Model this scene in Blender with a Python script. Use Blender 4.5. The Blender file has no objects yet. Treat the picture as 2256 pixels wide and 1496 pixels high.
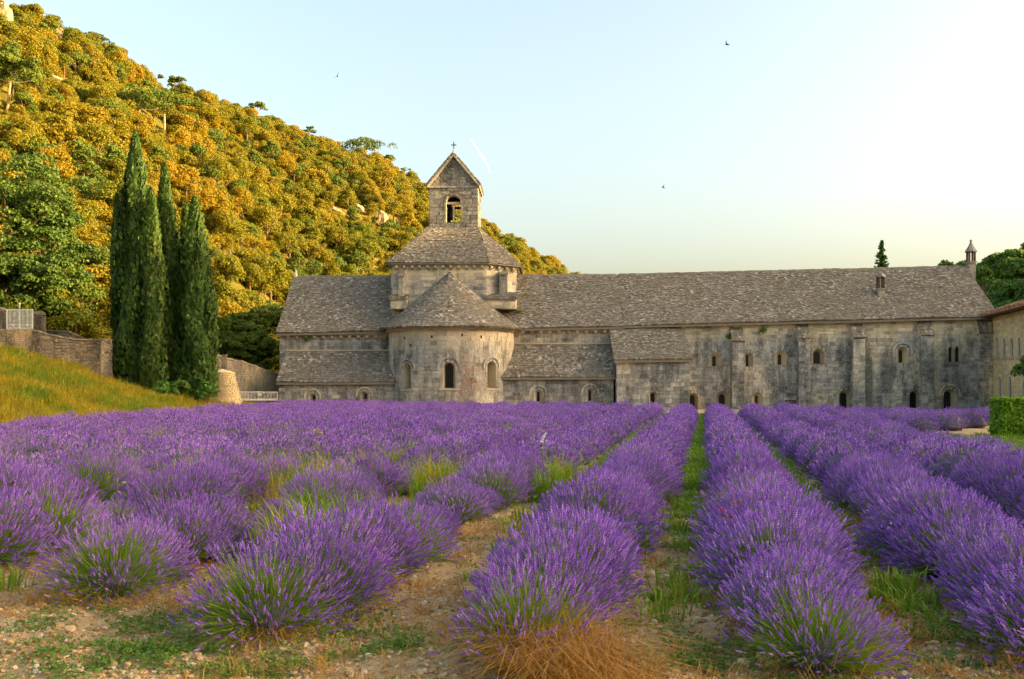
import bpy, math, random
import numpy as np
from math import radians as R, sin, cos, pi, sqrt

random.seed(7)
rng = np.random.default_rng(7)
sc = bpy.context.scene
col = sc.collection

# ------------------------------------------------------------------ camera
F, CX, HY, CH = 2167.0, 1128.0, 850.0, 1.75      # focal length in photo px, centre, horizon row, eye height
cam = bpy.data.objects.new('camera', bpy.data.cameras.new('camera'))
col.objects.link(cam)
cam.data.sensor_width = 36
cam.data.lens = 36 * F / 2256
cam.data.shift_y = (HY - 748) / 2256
cam.data.clip_end = 6000
cam.location = (0, 0, CH)
cam.rotation_euler = (pi / 2, 0, 0)
sc.camera = cam

# ------------------------------------------------------------------ world, sun, exposure
SUN_EL, SUN_AZ = 12.0, 99.0      # azimuth measured clockwise from +Y (view axis)
w = bpy.data.worlds.new('World'); sc.world = w; w.use_nodes = True
nt = w.node_tree
sky = nt.nodes.new('ShaderNodeTexSky'); sky.sky_type = 'NISHITA'
sky.sun_disc = False
sky.sun_elevation = R(SUN_EL); sky.sun_rotation = R(SUN_AZ)
sky.air_density = 1.0; sky.dust_density = 7.0; sky.ozone_density = 1.0
wb = nt.nodes.new('ShaderNodeMix'); wb.data_type = 'RGBA'; wb.blend_type = 'MULTIPLY'; wb.inputs[0].default_value = 1.0
wb.inputs[7].default_value = (1.0, .94, .84, 1)                # one white balance for the whole sky: warm evening film
nt.links.new(sky.outputs[0], wb.inputs[6]); nt.links.new(wb.outputs[2], nt.nodes['Background'].inputs[0])
nt.nodes['Background'].inputs[1].default_value = 0.15
sun = bpy.data.objects.new('sun', bpy.data.lights.new('sun', 'SUN'))
col.objects.link(sun)
sun.data.energy = 3.5; sun.data.angle = R(0.6); sun.data.color = (1.0, 0.70, 0.34)
sun.rotation_euler = (R(90 - SUN_EL), 0, R(180 - SUN_AZ))
sc.view_settings.view_transform = 'Standard'; sc.view_settings.look = 'None'
sc.view_settings.exposure = 2.3; sc.view_settings.gamma = 1.0

# ------------------------------------------------------------------ helpers
def tag(o, label=None, cat=None, group=None, kind=None):
    if label: o['label'] = label
    if cat: o['category'] = cat
    if group: o['group'] = group
    if kind: o['kind'] = kind
    return o

def empty(name, loc=(0, 0, 0), rz=0.0):
    o = bpy.data.objects.new(name, None); col.objects.link(o)
    o.location = loc; o.rotation_euler = (0, 0, rz); o.empty_display_size = .3
    return o

def make_mesh(name, verts, faces, mats, smooth=False, fm=None):
    """faces: list of (k x 3|4) arrays or python lists"""
    me = bpy.data.meshes.new(name)
    verts = np.asarray(verts, dtype=np.float32).reshape(-1, 3)
    starts, totals, loops = [], [], []
    pos = 0
    for f in faces:
        f = np.asarray(f, dtype=np.int32)
        if f.size == 0: continue
        if f.ndim == 1: f = f[None, :]
        n, k = f.shape
        loops.append(f.ravel()); starts.append(pos + np.arange(n) * k); totals.append(np.full(n, k)); pos += n * k
    loops = np.concatenate(loops); starts = np.concatenate(starts); totals = np.concatenate(totals)
    me.vertices.add(len(verts)); me.vertices.foreach_set('co', verts.ravel())
    me.loops.add(len(loops)); me.loops.foreach_set('vertex_index', loops)
    me.polygons.add(len(starts)); me.polygons.foreach_set('loop_start', starts.astype(np.int32))
    me.polygons.foreach_set('loop_total', totals.astype(np.int32))
    if not isinstance(mats, (list, tuple)): mats = [mats]
    for m in mats: me.materials.append(m)
    if fm is not None: me.polygons.foreach_set('material_index', np.asarray(fm, dtype=np.int32))
    me.polygons.foreach_set('use_smooth', np.full(len(starts), bool(smooth)))
    me.update(calc_edges=True); me.validate()
    return me

def obj_from(me, name, parent=None, loc=None, kind=None):
    o = bpy.data.objects.new(name, me); col.objects.link(o)
    if parent: o.parent = parent
    if loc is not None: o.location = loc
    if kind: o['kind'] = kind
    return o

class MB:
    def __init__(s): s.v = []; s.f = {}; s.n = 0; s.fm = {}
    def add(s, verts, faces, mi=0):
        verts = np.asarray(verts, dtype=np.float64).reshape(-1, 3)
        for f in (faces if isinstance(faces, list) else [faces]):
            f = np.asarray(f, dtype=np.int64)
            if f.ndim == 1: f = f[None, :]
            if f.size == 0: continue
            s.f.setdefault((f.shape[1], mi), []).append(f + s.n)
        s.v.append(verts); s.n += len(verts)
    def box(s, x0, x1, y0, y1, z0, z1, mi=0):
        v = [(x, y, z) for z in (z0, z1) for y in (y0, y1) for x in (x0, x1)]
        s.add(v, np.array([[0, 1, 3, 2], [4, 5, 7, 6], [0, 1, 5, 4], [2, 3, 7, 6], [0, 2, 6, 4], [1, 3, 7, 5]]), mi)
    def tube(s, pts, rad, k=6, mi=0, cap=True):
        pts = np.asarray(pts, float); rad = np.broadcast_to(np.asarray(rad, float), (len(pts),))
        n = len(pts); V = []
        for i in range(n):
            d = pts[min(i + 1, n - 1)] - pts[max(i - 1, 0)]; d = d / (np.linalg.norm(d) + 1e-9)
            a = np.cross(d, (0, 0, 1) if abs(d[2]) < .9 else (1, 0, 0)); a /= np.linalg.norm(a); b = np.cross(d, a)
            for j in range(k):
                t = 2 * pi * j / k
                V.append(pts[i] + rad[i] * (a * cos(t) + b * sin(t)))
        Q = [[i * k + j, i * k + (j + 1) % k, (i + 1) * k + (j + 1) % k, (i + 1) * k + j] for i in range(n - 1) for j in range(k)]
        s.add(V, np.array(Q), mi)
    def lathe(s, prof, k=12, c=(0, 0, 0), mi=0):
        V = [(c[0] + r * cos(2 * pi * j / k), c[1] + r * sin(2 * pi * j / k), c[2] + z) for r, z in prof for j in range(k)]
        Q = [[i * k + j, i * k + (j + 1) % k, (i + 1) * k + (j + 1) % k, (i + 1) * k + j] for i in range(len(prof) - 1) for j in range(k)]
        s.add(V, np.array(Q), mi)
    def prism(s, poly, a0, a1, axis='x', mi=0):
        """poly in the two remaining axes, extruded along axis"""
        n = len(poly)
        def P(a, p): return (a, p[0], p[1]) if axis == 'x' else ((p[0], a, p[1]) if axis == 'y' else (p[0], p[1], a))
        V = [P(a0, p) for p in poly] + [P(a1, p) for p in poly]
        s.add(V, [np.array([[i, (i + 1) % n, n + (i + 1) % n, n + i] for i in range(n)]), np.arange(n), np.arange(n, 2 * n)], mi)
    def build(s, name, mat, parent=None, loc=None, kind=None, smooth=False):
        faces, fm = [], []
        for (k, mi), L in s.f.items():
            a = np.concatenate(L); faces.append(a); fm.append(np.full(len(a), mi))
        me = make_mesh(name, np.concatenate(s.v), faces, mat, smooth, np.concatenate(fm) if isinstance(mat, (list, tuple)) else None)
        return obj_from(me, name, parent, loc, kind)

def copy_tree(o, parent=None):
    c = o.copy(); col.objects.link(c); c.parent = parent
    for ch in o.children: copy_tree(ch, c)
    return c

# smooth value noise
_perm = np.random.default_rng(3).random((256, 256))
def vnoise(x, y):
    x = np.asarray(x, float); y = np.asarray(y, float)
    xi = np.floor(x).astype(int); yi = np.floor(y).astype(int); fx = x - xi; fy = y - yi
    fx = fx * fx * (3 - 2 * fx); fy = fy * fy * (3 - 2 * fy)
    g = lambda a, b: _perm[a & 255, b & 255]
    return (g(xi, yi) * (1 - fx) + g(xi + 1, yi) * fx) * (1 - fy) + (g(xi, yi + 1) * (1 - fx) + g(xi + 1, yi + 1) * fx) * fy
def fbm(x, y, o=4):
    s = 0; a = .5
    for i in range(o): s = s + a * (vnoise(x * 2 ** i + 17.3 * i, y * 2 ** i + 5.1 * i) - .5); a *= .5
    return s
def interp(x, tab):
    a = np.array(tab, float); return np.interp(x, a[:, 0], a[:, 1])
def at(px, py, D):
    """a photo pixel at a given distance as a world point"""
    return np.array(((px - CX) / F * D, D, CH + (HY - py) / F * D))
def sstep(a, b, x):
    t = np.clip((np.asarray(x, float) - a) / (b - a), 0, 1); return t * t * (3 - 2 * t)

# ------------------------------------------------------------------ materials
class NT:
    def __init__(s, name, rough=.85, spec=.2):
        s.m = bpy.data.materials.new(name); s.m.use_nodes = True; s.t = s.m.node_tree
        s.b = s.t.nodes['Principled BSDF']; s.b.inputs['Roughness'].default_value = rough
        s.b.inputs['Specular IOR Level'].default_value = spec
    def n(s, t, **kw):
        o = s.t.nodes.new(t)
        for k, v in kw.items(): setattr(o, k, v)
        return o
    def l(s, a, b): s.t.links.new(a, b)
    def pos(s, scale=(1, 1, 1), obj=False):
        g = s.n('ShaderNodeTexCoord').outputs['Object'] if obj else s.n('ShaderNodeNewGeometry').outputs['Position']
        mp = s.n('ShaderNodeMapping'); mp.inputs['Scale'].default_value = scale; s.l(g, mp.inputs['Vector']); return mp.outputs[0]
    def noise(s, scale, vec=None, detail=4, rough=.55):
        o = s.n('ShaderNodeTexNoise'); o.inputs['Scale'].default_value = scale
        o.inputs['Detail'].default_value = detail; o.inputs['Roughness'].default_value = rough
        s.l(vec if vec is not None else s.pos(), o.inputs['Vector']); return o.outputs['Fac']
    def ramp(s, fac, stops, mode='LINEAR'):
        o = s.n('ShaderNodeValToRGB'); s.l(fac, o.inputs[0]); e = o.color_ramp.elements
        o.color_ramp.interpolation = mode
        while len(e) < len(stops): e.new(.5)
        for i, (p, c) in enumerate(stops):
            e[i].position = p; e[i].color = (*c, 1) if isinstance(c, (tuple, list)) else (c, c, c, 1)
        return o.outputs[0]
    def mix(s, fac, a, b, mode='MIX'):
        o = s.n('ShaderNodeMix'); o.data_type = 'RGBA'; o.blend_type = mode
        for v, i in ((fac, 0), (a, 6), (b, 7)):
            if isinstance(v, (int, float)): o.inputs[i].default_value = v
            elif isinstance(v, (tuple, list)): o.inputs[i].default_value = (*v, 1)
            else: s.l(v, o.inputs[i])
        return o.outputs[2]
    def math(s, op, a, b=0.0):
        o = s.n('ShaderNodeMath'); o.operation = op
        for v, i in ((a, 0), (b, 1)):
            if isinstance(v, (int, float)): o.inputs[i].default_value = v
            else: s.l(v, o.inputs[i])
        return o.outputs[0]
    def island(s): return s.n('ShaderNodeNewGeometry').outputs['Random Per Island']
    def orand(s): return s.n('ShaderNodeObjectInfo').outputs['Random']
    def color(s, c):
        if isinstance(c, (tuple, list)): s.b.inputs['Base Color'].default_value = (*c, 1)
        else: s.l(c, s.b.inputs['Base Color'])
    def bump(s, h, strength=.4, dist=.02):
        o = s.n('ShaderNodeBump'); o.inputs['Strength'].default_value = strength; o.inputs['Distance'].default_value = dist
        s.l(h, o.inputs['Height']); s.l(o.outputs[0], s.b.inputs['Normal'])

def m_stone(name, light, warm, dark, grey, zwarm=None, stain=.55, speck=.5, red=False, var=.8):
    t = NT(name, .95, .1); var_k = var
    r = t.island()
    base = t.mix(t.ramp(r, [(0, 0), (1, 1)]), light, warm)
    base = t.mix(t.math('MULTIPLY', t.ramp(t.noise(9, detail=6), [(.35, 0), (.7, 1)]), .55), base, grey)
    g = t.ramp(t.noise(.38, detail=5), [(.40, 0), (.55, 1)])
    base = t.mix(t.math('MULTIPLY', g, .85), base, grey)
    st = t.ramp(t.noise(1.15, t.pos((1, 1, .24)), detail=6, rough=.65), [(.43, 0), (.58, 1)])
    st2 = t.ramp(t.noise(3.2, detail=7, rough=.75), [(.47, 0), (.62, 1)])
    st = t.math('MULTIPLY', t.math('MAXIMUM', st, t.math('MULTIPLY', st2, .75)), stain)
    base = t.mix(st, base, dark)
    if red:
        d = t.n('ShaderNodeVectorMath', operation='DISTANCE'); t.l(t.n('ShaderNodeNewGeometry').outputs['Position'], d.inputs[0]); d.inputs[1].default_value = red
        rm = t.math('MULTIPLY', t.ramp(t.math('MULTIPLY', d.outputs['Value'], .4), [(.1, 1), (.75, 0)]), t.ramp(t.noise(2.2, detail=6), [(.4, 0), (.65, .8)]))
        base = t.mix(rm, base, (.26, .11, .07))
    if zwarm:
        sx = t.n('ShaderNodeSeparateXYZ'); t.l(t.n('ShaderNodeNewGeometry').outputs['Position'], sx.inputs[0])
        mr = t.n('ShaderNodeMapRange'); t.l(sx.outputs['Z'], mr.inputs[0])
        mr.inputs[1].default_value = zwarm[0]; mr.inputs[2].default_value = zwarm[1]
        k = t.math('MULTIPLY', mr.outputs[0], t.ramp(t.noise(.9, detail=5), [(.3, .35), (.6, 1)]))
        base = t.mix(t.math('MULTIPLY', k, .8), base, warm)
    sp = t.ramp(t.noise(13, detail=3, rough=.7), [(.555, 0), (.64, 1)])
    base = t.mix(t.math('MULTIPLY', sp, speck), base, (.62, .585, .50))
    var = t.math('FRACT', t.math('MULTIPLY', t.island(), 13.7))
    base = t.mix(var_k, base, t.ramp(var, [(0, (.5, .5, .52)), (.3, (.82, .81, .8)), (.7, (1.05, 1.03, 1.0)), (1, (1.45, 1.4, 1.3))]), 'MULTIPLY')
    t.color(base)
    t.bump(t.noise(22, detail=8, rough=.7), .8, .03)
    return t.m

M = {}
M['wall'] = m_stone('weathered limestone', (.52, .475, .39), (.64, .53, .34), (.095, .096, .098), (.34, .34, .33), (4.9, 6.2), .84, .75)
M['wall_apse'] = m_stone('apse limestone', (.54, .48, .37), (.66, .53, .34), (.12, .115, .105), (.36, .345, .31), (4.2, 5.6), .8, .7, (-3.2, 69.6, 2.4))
M['wall_low'] = m_stone('darker limestone', (.47, .43, .34), (.58, .48, .32), (.08, .081, .084), (.28, .28, .272), None, .8, .65)  # limestone in a darker tone for the lean-to walls
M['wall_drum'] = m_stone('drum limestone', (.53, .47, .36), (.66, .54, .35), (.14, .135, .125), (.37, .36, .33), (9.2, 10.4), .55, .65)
M['wall_tower'] = m_stone('tower limestone', (.29, .265, .22), (.34, .295, .22), (.075, .073, .07), (.20, .19, .172), None, .75, .55)
M['trim'] = m_stone('dressed stone', (.50, .40, .24), (.54, .42, .23), (.2, .17, .12), (.36, .32, .25), None, .25, .2, False, .4)
M['rubble'] = m_stone('rubble stone', (.22, .17, .11), (.32, .23, .12), (.05, .043, .036), (.15, .125, .095), None, .8, .3)
M['yellowstone'] = m_stone('ochre stone', (.70, .53, .27), (.76, .57, .27), (.42, .31, .16), (.58, .45, .26), None, .3, .2, False, .45)
M['pale'] = m_stone('pale dressed stone', (.66, .58, .42), (.7, .6, .42), (.4, .33, .22), (.55, .48, .36), None, .2, .2, False, .3)
M['oldwall'] = m_stone('grey brown wall', (.40, .33, .22), (.48, .37, .22), (.14, .12, .09), (.29, .25, .18), None, .65, .35, False, .6)
M['rock'] = m_stone('pale rock', (.34, .26, .14), (.38, .28, .14), (.16, .12, .07), (.28, .21, .12), None, .5, .15)

def m_tiles(name, cols, grey):
    t = NT(name, .95, .1)
    c = t.ramp(t.island(), [(0, cols[0]), (.35, cols[1]), (.7, cols[2]), (.93, cols[3]), (1, cols[4])])
    c = t.mix(t.math('MULTIPLY', t.ramp(t.noise(.45, detail=6), [(.38, 0), (.6, 1)]), .55), c, grey)
    c = t.mix(t.ramp(t.noise(.9, detail=7, rough=.7), [(.55, 0), (.66, .55)]), c, (.17, .14, .07))
    c = t.mix(t.ramp(t.noise(.7, detail=7, rough=.7), [(.57, 0), (.68, .5)]), c, (.38, .36, .31))
    c = t.mix(t.math('MULTIPLY', t.ramp(t.noise(7, detail=5), [(.5, 0), (.7, 1)]), .4), c, (.09, .08, .07))
    t.color(c); t.bump(t.noise(25, detail=6), .5, .02); return t.m
M['lauze'] = m_tiles('stone slab tiles', [(.11, .092, .068), (.185, .156, .117), (.25, .213, .162), (.35, .305, .24), (.52, .47, .40)], (.20, .172, .132))
M['terracotta'] = m_tiles('terracotta tiles', [(.30, .14, .07), (.40, .19, .09), (.46, .25, .13), (.5, .32, .18), (.5, .38, .24)], (.36, .24, .16))

t = NT('dark window glass', .15, .5); t.color((.012, .014, .018)); M['glass'] = t.m
t = NT('iron', .5, .4); t.color((.03, .03, .032)); M['iron'] = t.m
t = NT('painted hole dark', .9, .1); t.color((.03, .026, .022)); M['dark'] = t.m
t = NT('bronze', .45, .5); t.color((.10, .075, .04)); M['bronze'] = t.m
t = NT('white paint', .5, .3); t.color(t.mix(t.ramp(t.noise(20), [(.4, 0), (.8, .5)]), (.72, .70, .64), (.5, .42, .3))); M['white'] = t.m
t = NT('bird', .8, .1); t.color((.03, .028, .03)); M['bird'] = t.m
t = NT('vapour', 1, 0); tl = t.n('ShaderNodeBsdfTranslucent'); tl.inputs[0].default_value = (1, 1, 1, 1); tp = t.n('ShaderNodeBsdfTransparent')
df = t.n('ShaderNodeBsdfDiffuse'); df.inputs[0].default_value = (1, 1, 1, 1); m1 = t.n('ShaderNodeMixShader'); t.l(tl.outputs[0], m1.inputs[1]); t.l(df.outputs[0], m1.inputs[2])
m2 = t.n('ShaderNodeMixShader'); m2.inputs[0].default_value = .13; t.l(tp.outputs[0], m2.inputs[1]); t.l(m1.outputs[0], m2.inputs[2]); t.l(m2.outputs[0], t.t.nodes['Material Output'].inputs['Surface']); M['vapour'] = t.m
t = NT('brown wood', .8, .2); t.color(t.mix(t.noise(6), (.07, .04, .03), (.12, .07, .05))); M['wood'] = t.m

def m_leaf(name, cols, trans=.35, objvar=.5, nscale=.35, rough=.6, patch=.35):
    """foliage: per-leaf and per-plant colour variation"""
    t = NT(name, rough, .25)
    a = t.math('ADD', t.math('MULTIPLY', t.island(), 1 - objvar), t.math('MULTIPLY', t.orand(), objvar))
    c = t.ramp(a, [(i / (len(cols) - 1), k) for i, k in enumerate(cols)])
    c = t.mix(t.math('MULTIPLY', t.ramp(t.noise(nscale, detail=3), [(.35, 0), (.65, 1)]), patch), c, cols[0])
    t.color(c)
    out = t.t.nodes['Material Output']
    tr = t.n('ShaderNodeBsdfTranslucent'); t.l(c, tr.inputs[0])
    mx = t.n('ShaderNodeMixShader'); mx.inputs[0].default_value = trans
    t.l(t.b.outputs[0], mx.inputs[1]); t.l(tr.outputs[0], mx.inputs[2]); t.l(mx.outputs[0], out.inputs['Surface'])
    return t.m
M['oak'] = m_leaf('holm oak leaves', [(.11, .15, .008), (.21, .195, .007), (.32, .215, .006), (.40, .225, .006)], .4, .5, .055, .6, .6)
M['pine'] = m_leaf('pine needles', [(.07, .115, .010), (.11, .15, .012), (.17, .18, .012)], .25, .4)
M['greenpine'] = m_leaf('green pine needles', [(.04, .09, .012), (.075, .13, .014), (.135, .165, .016)], .25, .35)  # darker copy of the pine needles, valley shade put into the colour
M['darktree'] = m_leaf('dark green leaves', [(.05, .115, .014), (.09, .17, .016), (.15, .21, .02)], .3, .5)
M['cypress'] = m_leaf('cypress foliage', [(.02, .05, .010), (.045, .095, .012), (.08, .14, .014), (.16, .12, .025)], .2, .25, 1.2)
M['shrub'] = m_leaf('bright shrub leaves', [(.06, .15, .02), (.09, .2, .02), (.14, .24, .03)], .3, .3)
M['hedge'] = m_leaf('hedge leaves', [(.08, .19, .012), (.15, .30, .015), (.23, .38, .02), (.3, .42, .03)], .3, .1, 3)
M['goldgrass'] = m_leaf('golden grass', [(.17, .22, .015), (.42, .34, .02), (.60, .42, .03), (.68, .44, .035)], .35, .6, .45)
M['greengrass'] = m_leaf('green grass', [(.12, .22, .015), (.2, .32, .018), (.3, .38, .025)], .35, .5)
M['weed'] = m_leaf('weed leaves', [(.07, .15, .015), (.13, .23, .02), (.22, .29, .03)], .3, .5)
M['straw'] = m_leaf('dry straw', [(.32, .15, .03), (.5, .26, .05), (.62, .38, .1)], .3, .3)
M['lstem'] = m_leaf('lavender stems', [(.11, .20, .018), (.20, .31, .025), (.32, .38, .05)], .3, .3, 2)
M['lflower'] = m_leaf('lavender flowers', [(.17, .06, .34), (.30, .12, .55), (.43, .20, .69), (.62, .38, .75)], .25, .3, 1.0)
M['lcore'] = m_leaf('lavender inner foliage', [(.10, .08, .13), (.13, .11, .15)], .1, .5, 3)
M['lpink'] = m_leaf('faded lavender flowers', [(.45, .25, .34), (.5, .3, .36)], .25, .3, 2)
M['yellow'] = m_leaf('yellow flowers', [(.5, .38, .03), (.55, .45, .05)], .2, .3)
M['redp'] = m_leaf('red poppy', [(.6, .03, .02), (.6, .05, .03)], .2, .3)
def m_bark(name, a, b):
    t = NT(name, .95, .1); n = t.noise(6, t.pos((1, 1, .2)), 6); t.color(t.mix(n, a, b)); t.bump(n, .8, .04); return t.m
M['bark'] = m_bark('bark', (.09, .06, .035), (.2, .13, .07))
M['palebark'] = m_bark('pale pine bark', (.36, .2, .09), (.5, .32, .16))
M['lwood'] = m_bark('woody lavender stems', (.07, .055, .045), (.16, .13, .1))
# ground
t = NT('soil', 1, .05)
c = t.mix(t.ramp(t.noise(1.2, detail=6), [(.35, 0), (.65, 1)]), (.48, .32, .145), (.62, .46, .26))
c = t.mix(t.ramp(t.noise(16, detail=6, rough=.75), [(.45, 0), (.62, .8)]), c, (.32, .2, .09))
c = t.mix(t.ramp(t.noise(45, detail=3), [(.6, 0), (.7, .8)]), c, (.62, .50, .34))
t.color(c); t.bump(t.noise(40, detail=8, rough=.75), 1, .03); M['soil'] = t.m
t = NT('meadow ground', 1, .05)
c = t.mix(t.ramp(t.noise(.3, detail=6), [(.35, 0), (.65, 1)]), (.16, .18, .03), (.34, .25, .05))
c = t.mix(t.ramp(t.noise(5, detail=6), [(.4, 0), (.65, .7)]), c, (.15, .13, .025))
t.color(c); t.bump(t.noise(12, detail=8), 1, .06); M['meadow'] = t.m
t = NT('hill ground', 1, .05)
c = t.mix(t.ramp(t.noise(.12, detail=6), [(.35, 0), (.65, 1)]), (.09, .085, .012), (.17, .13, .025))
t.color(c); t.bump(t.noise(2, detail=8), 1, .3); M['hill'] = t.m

# ------------------------------------------------------------------ foliage mesh makers
def unit(a): return a / (np.linalg.norm(a, axis=-1, keepdims=True) + 1e-9)
def leaf_quads(c, n, size, g, asp=1.0):
    """quads centred at c with normals n; arrays"""
    N = len(c); r = unit(g.normal(size=(N, 3))); a = unit(np.cross(n, r)); b = np.cross(n, a)
    s = np.broadcast_to(np.asarray(size, float), (N,))[:, None] * .5
    V = np.stack([c - a * s - b * s * asp, c + a * s - b * s * asp * .6, c + a * s * .8 + b * s * asp, c - a * s * .7 + b * s * asp * .8], 1).reshape(-1, 3)
    return V, np.arange(4 * N).reshape(-1, 4)
def clump_crown(mb, centers, radii, per, size, g, flat=1.0, jit=.55, mi=0):
    for c, r in zip(centers, radii):
        d = unit(g.normal(size=(per, 3)))
        d[:, 2] = np.where(d[:, 2] < -.35, -d[:, 2], d[:, 2])
        p = c + d * (r * g.uniform(.72, 1.08, (per, 1))) * np.array([1, 1, flat])
        n = unit(d + g.normal(size=(per, 3)) * jit)
        V, Fq = leaf_quads(p, n, size * g.uniform(.6, 1.4, per), g)
        mb.add(V, Fq, mi)
def round_tree(seed, mat, h=4.5, rx=2.2, rz=1.9, clumps=26, per=55, size=.34, trunk=M['bark']):
    g = np.random.default_rng(seed); root = empty('tree')
    zc = h - rz
    d = unit(g.normal(size=(clumps, 3))); d[:, 2] = np.where(d[:, 2] < -.45, -d[:, 2], d[:, 2])
    cs = np.array([0, 0, zc]) + d * np.array([rx, rx, rz]) * g.uniform(.45, .85, (clumps, 1))
    mb = MB(); clump_crown(mb, cs, g.uniform(.28, .46, clumps) * rx, per, size, g, .85)
    mb.build('crown', mat, root)
    tb = MB(); tb.tube([(0, 0, -.6), (.05, .03, zc * .5), (0, .08, zc), (.02, 0, zc + rz * .5)], [.17, .13, .09, .03], 6)
    for k in range(4):
        a = g.uniform(0, 2 * pi); tb.tube([(0, .05, zc * .75), (cos(a) * rx * .3, sin(a) * rx * .3, zc + .1), (cos(a) * rx * .6, sin(a) * rx * .6, zc + rz * .35)], [.07, .05, .02], 5)
    tb.build('trunk', trunk, root)
    return root
def umbrella_pine(name, seed, h, w, mat, bark, crown_t=.3, per=60, size=.3, lean=.05, gaps=9, limbs=6, layers=1):
    g = np.random.default_rng(seed); root = empty(name)
    top = np.array([lean * h, 0, h * (1 - crown_t)])
    tb = MB(); tb.tube([(0, 0, -.6), (lean * h * .2 + .1, .05, h * .3), (lean * h * .7 - .1, 0, h * .55), top], [h * .028, h * .024, h * .019, h * .013], 7)
    cs, rs = [], []; lb = MB()
    for i in range(limbs * layers):
        a = 2 * pi * i / limbs + g.uniform(-.4, .4); L = w * .5 * g.uniform(.5, .95)
        z0 = h * (1 - crown_t * g.uniform(.9, 1.5)); zt = h * (1 - crown_t * g.uniform(.25, .8)) if layers == 1 else h * (1 - crown_t * g.uniform(.15, 1.6))
        e = np.array([lean * h + cos(a) * L, sin(a) * L, zt]); s0 = np.array([lean * h * .9, 0, min(max(z0, zt - .14 * h), h * (1 - crown_t * .6))])
        lb.tube([s0, (s0 + e) / 2 + (0, 0, -.03 * h), e], [h * .008, h * .006, h * .003], 5)
        for k in range(3):
            cs.append(e + g.normal(size=3) * np.array([.11, .11, .035]) * w); rs.append(w * g.uniform(.11, .17))
    for k in range(gaps):
        a = g.uniform(0, 2 * pi); L = w * .35 * sqrt(g.random())
        cs.append(np.array([lean * h + cos(a) * L, sin(a) * L, h * (1 - crown_t * g.uniform(.12, .5))])); rs.append(w * g.uniform(.12, .19))
    mb = MB(); clump_crown(mb, np.array(cs), rs, per, size, g, .62, .8)
    mb.build('crown', mat, root); tb.build('trunk', bark, root); lb.build('limbs', M['bark'], root)
    return root

def gn_scatter(name, pts, rot, scl, idx, protos, label, cat, kind='stuff'):
    """one object: prototypes instanced on points"""
    c = bpy.data.collections.new(name + '_source')
    for p in protos:
        if p.name not in c.objects: c.objects.link(p)
    me = bpy.data.meshes.new(name); me.vertices.add(len(pts)); me.vertices.foreach_set('co', np.asarray(pts, np.float32).ravel())
    a = me.attributes.new('rot', 'FLOAT_VECTOR', 'POINT'); a.data.foreach_set('vector', np.asarray(rot, np.float32).ravel())
    a = me.attributes.new('scl', 'FLOAT_VECTOR', 'POINT'); a.data.foreach_set('vector', np.asarray(scl, np.float32).ravel())
    a = me.attributes.new('idx', 'INT', 'POINT'); a.data.foreach_set('value', np.asarray(idx, np.int32))
    o = obj_from(me, name); tag(o, label, cat, None, kind)
    ng = bpy.data.node_groups.new(name, 'GeometryNodeTree')
    ng.interface.new_socket('Geometry', in_out='INPUT', socket_type='NodeSocketGeometry')
    ng.interface.new_socket('Geometry', in_out='OUTPUT', socket_type='NodeSocketGeometry')
    N = ng.nodes.new; gi = N('NodeGroupInput'); go = N('NodeGroupOutput')
    ci = N('GeometryNodeCollectionInfo'); ci.inputs['Collection'].default_value = c
    ci.inputs['Separate Children'].default_value = True; ci.inputs['Reset Children'].default_value = True
    ip = N('GeometryNodeInstanceOnPoints'); ip.inputs['Pick Instance'].default_value = True
    def attr(nm, ty):
        q = N('GeometryNodeInputNamedAttribute'); q.data_type = ty; q.inputs['Name'].default_value = nm; return q.outputs['Attribute']
    er = N('FunctionNodeEulerToRotation'); L = ng.links.new
    L(gi.outputs[0], ip.inputs['Points']); L(ci.outputs[0], ip.inputs['Instance']); L(attr('idx', 'INT'), ip.inputs['Instance Index'])
    L(attr('rot', 'FLOAT_VECTOR'), er.inputs[0]); L(er.outputs[0], ip.inputs['Rotation']); L(attr('scl', 'FLOAT_VECTOR'), ip.inputs['Scale'])
    L(ip.outputs[0], go.inputs[0])
    md = o.modifiers.new('scatter', 'NODES'); md.node_group = ng
    return o
def unlink(o):
    if o.name in col.objects: col.objects.unlink(o)
    return o
def joined_proto(root, name):
    """merge a tree's trunk and crown into one source object for scattering, then drop the thing itself"""
    mats, V, Fs, fm, n = [], [], [], [], 0
    for ch in root.children:
        me = ch.data; k = len(me.vertices); v = np.empty(k * 3, np.float32); me.vertices.foreach_get('co', v)
        q = np.empty(len(me.loops), np.int32); me.loops.foreach_get('vertex_index', q)
        V.append(v.reshape(-1, 3)); Fs.append(q.reshape(-1, 4) + n); fm.append(np.full(len(me.polygons), len(mats))); mats.append(me.materials[0]); n += k
    me = make_mesh(name, np.concatenate(V), [np.concatenate(Fs)], mats, False, np.concatenate(fm))
    return bpy.data.objects.new(name, me)

# ================================================================== SETTING: terrain
GX0 = -16.9
def bank_z(X, Y):
    g = interp(Y, [(10, .38), (30, .45), (42, .45), (58, .29), (66, .2), (76, .08), (90, .05)])
    x = np.clip(GX0 - np.asarray(X, float), 0, None)
    z = g * (np.sqrt(x * x + .6) - .775)
    return np.minimum(z, 5.0) + .55 * fbm(np.asarray(X) * .35, np.asarray(Y) * .35) * np.clip(x * .4, 0, 1)
# the ground: one sheet to the horizon
mb = MB(); mb.add([(-3000, -800, -.04), (3000, -800, -.04), (3000, 4500, -.04), (-3000, 4500, -.04)], np.array([[0, 1, 2, 3]]))
tag(mb.build('ground', M['meadow']), kind='structure')
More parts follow.
